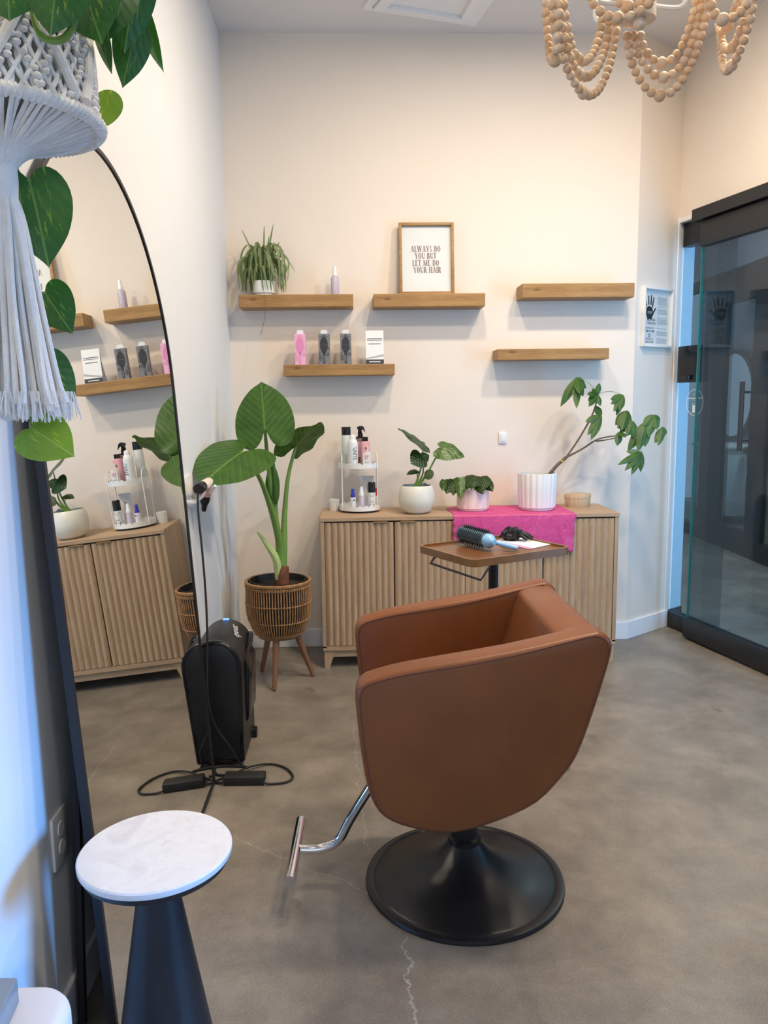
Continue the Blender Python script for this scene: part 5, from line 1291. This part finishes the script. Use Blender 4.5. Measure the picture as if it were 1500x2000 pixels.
# spokes gathering under the ring into the neck
nz = -.034
spk = MB()
for k in range(84):
    a = 2*PI*k/84+random.uniform(-.02, .02); e = random.uniform(.006, .013)
    spk.tube([cyl(a, -.002, mr), cyl(a, -.016+random.uniform(-.003, .003), mr*.62), cyl(a, nz+.004, mr*.28), cyl(a, nz-.012, e)], .0024, 5, 3)
part('gathered_cords', spk, 'cord', mh, kind='stuff')
part('neck_wrap', MB().lathe([(.006, -.085), (.0135, -.08), (.015, -.06), (.0145, -.04), (.012, -.026), (.004, -.02)], 24, mc_), 'cord', mh)
rnd = random.Random(4); zend = at(0, 805, my).z-mc_.z
for k in range(52):
    a = rnd.uniform(0, 2*PI); q = math.sqrt(rnd.uniform(0, 1)); e = .056*q; lng = zend+rnd.uniform(-.006, .012)
    w_ = rnd.uniform(-.006, .006)
    part('tassel_cord', MB().tube([cyl(a, -.075, .011*q), cyl(a, -.105, .018*q+.002), cyl(a+w_*20, -.19, .034*q), cyl(a, -.27, e*.86+w_*.3), cyl(a+w_*9, lng, e)], .0033, 6, 4), 'cord', mh)
frg = MB()
for k in range(420):
    a = rnd.uniform(0, 2*PI); e = .060*math.sqrt(rnd.uniform(0, 1)); z0 = zend+.022
    frg.tube([cyl(a, z0, e*.95), cyl(a+rnd.uniform(-.1, .1), zend-rnd.uniform(.0, .012), e+rnd.uniform(-.004, .006))], .0007, 3)
part('frayed_ends', frg, 'cord', mh, kind='stuff')
hz = .21
for k in range(4):
    a = PI/4+k*PI/2; part('hanging_cord', MB().tube([cyl(a, hz-.01, mr-.025), cyl(a, hz+.25, .05), (mc_.x, mc_.y, mc_.z+.75)], .005, 7, 4), 'cord', mh)
part('hook_cord', MB().tube([(mc_.x, mc_.y, mc_.z+.74), (mc_.x, mc_.y, ZC)], .006, 8), 'cord', mh)
po_ = thing('potted_pothos', 'trailing pothos with glossy heart leaves hanging in the macrame', 'potted plant', (mc_.x, mc_.y, mc_.z+.004))
part('pot', MB().lathe([(.001, .006), (.070, .006), (.083, .02), (.080, .17), (.074, .17), (.073, .15), (.001, .15)], 40, mc_), 'ceramic', po_)
part('soil', MB().lathe([(.001, .152), (.072, .152), (.072, .155), (.001, .157)], 30, mc_), 'soil', po_)
PL = [  # base px, tip px, distance, tip offset, width, normal, material
 (57, 352, 98, 514, .92, -.02, .088, (.55, -1, .15), 'pothos'), (88, 572, 139, 649, .95, -.01, .052, (-.1, -1, .5), 'pothos'),
 (84, 712, 146, 786, .96, .0, .052, (-.2, -1, .45), 'pothos'), (62, 836, 139, 886, .90, -.03, .062, (-.3, -1, .7), 'pothoslight'),
 (190, 182, 173, 259, .98, .02, .058, (.1, -1, .3), 'pothoslight'), (158, 262, 146, 301, 1.0, .0, .036, (.1, -1, .2), 'pothoslight'),
 (160, -40, 191, 76, .80, -.02, .066, (-.25, -1, .25), 'pothos'), (218, -30, 208, 70, .82, -.02, .050, (.1, -1, .3), 'pothos'), (262, -45, 246, 100, .84, .0, .048, (.5, -1, .1), 'pothos'),
 (232, 20, 243, 94, .88, .0, .034, (-.4, -1, .1), 'pothos'), (262, 66, 241, 170, .90, .0, .040, (.5, -1, .1), 'pothos'), (232, 52, 224, 136, .90, .01, .032, (-.6, -1, .1), 'pothoslight'),
 (272, 32, 311, 143, .92, .01, .030, (-1.0, -1, .2), 'pothos'), (190, 66, 212, 147, .90, .01, .028, (-.9, -1, .2), 'pothos'), (156, 42, 144, 140, .93, .02, .042, (.8, -1, .2), 'pothos'),
 (112, -45, 96, 63, .76, -.01, .058, (.2, -1, .3), 'pothos'), (16, -45, 14, 34, .76, -.01, .062, (0, -1, .3), 'pothos'), (78, 604, 76, 682, 1.0, .0, .030, (.6, -1, .1), 'pothos'),
 (18, 286, 26, 332, 1.0, .0, .025, (.9, -1, .1), 'pothos'), (128, -30, 160, 35, .80, .0, .05, (.3, -1, .2), 'pothos')]
for bx_, by_, tx_, ty_, Yl, dY, w_, nm_, mt_ in PL:
    leaf('leaf', at(bx_, by_, Yl), at(tx_, ty_, Yl+dY), w_, nm_, HEART, mt_, po_, .3, .12, .0, 7)
vine = lambda pts, r=.0022: part('vine', MB().tube([at(x, y, Y) for x, y, Y in pts], r, 7, 6), 'stalk', po_)
top = Vector((mc_.x, mc_.y, mc_.z+.15))
vine([(62, -40, .80), (66, 30, .785), (84, 72, .78), (118, 78, .775), (142, 52, .775), (150, 15, .78)], .0034)
vine([(170, -30, .86), (176, 60, 1.0), (150, 150, 1.02), (142, 175, 1.01), (165, 178, .99), (190, 182, .98)], .0016)
vine([(40, -30, .97), (30, 150, 1.04), (22, 280, 1.02), (40, 345, .95), (57, 352, .92)], .002)
vine([(57, 352, .92), (48, 420, .99), (62, 520, 1.0), (78, 575, .98), (88, 572, .95)], .002)
vine([(78, 575, .98), (70, 640, 1.0), (76, 700, .98), (84, 712, .96)], .002)
vine([(76, 700, .98), (70, 770, .97), (60, 820, .93), (62, 836, .90)], .002)
vine([(70, 560, 1.0), (76, 590, 1.0), (78, 604, 1.0)], .0016)
vine([(150, 150, 1.02), (158, 220, 1.01), (158, 262, 1.0)], .0016)
for q in ((160, -40, .80), (218, -30, .82), (262, -45, .84), (232, 20, .88), (262, 66, .90), (232, 52, .90), (272, 32, .92), (190, 66, .90), (156, 42, .93), (112, -45, .76), (16, -45, .76), (128, -30, .80)):
    e = at(*q); part('vine', MB().tube([top+(e-top)*.15, top.lerp(e, .55)+Vector((0, 0, .05)), e], .0017, 6, 6), 'stalk', po_)
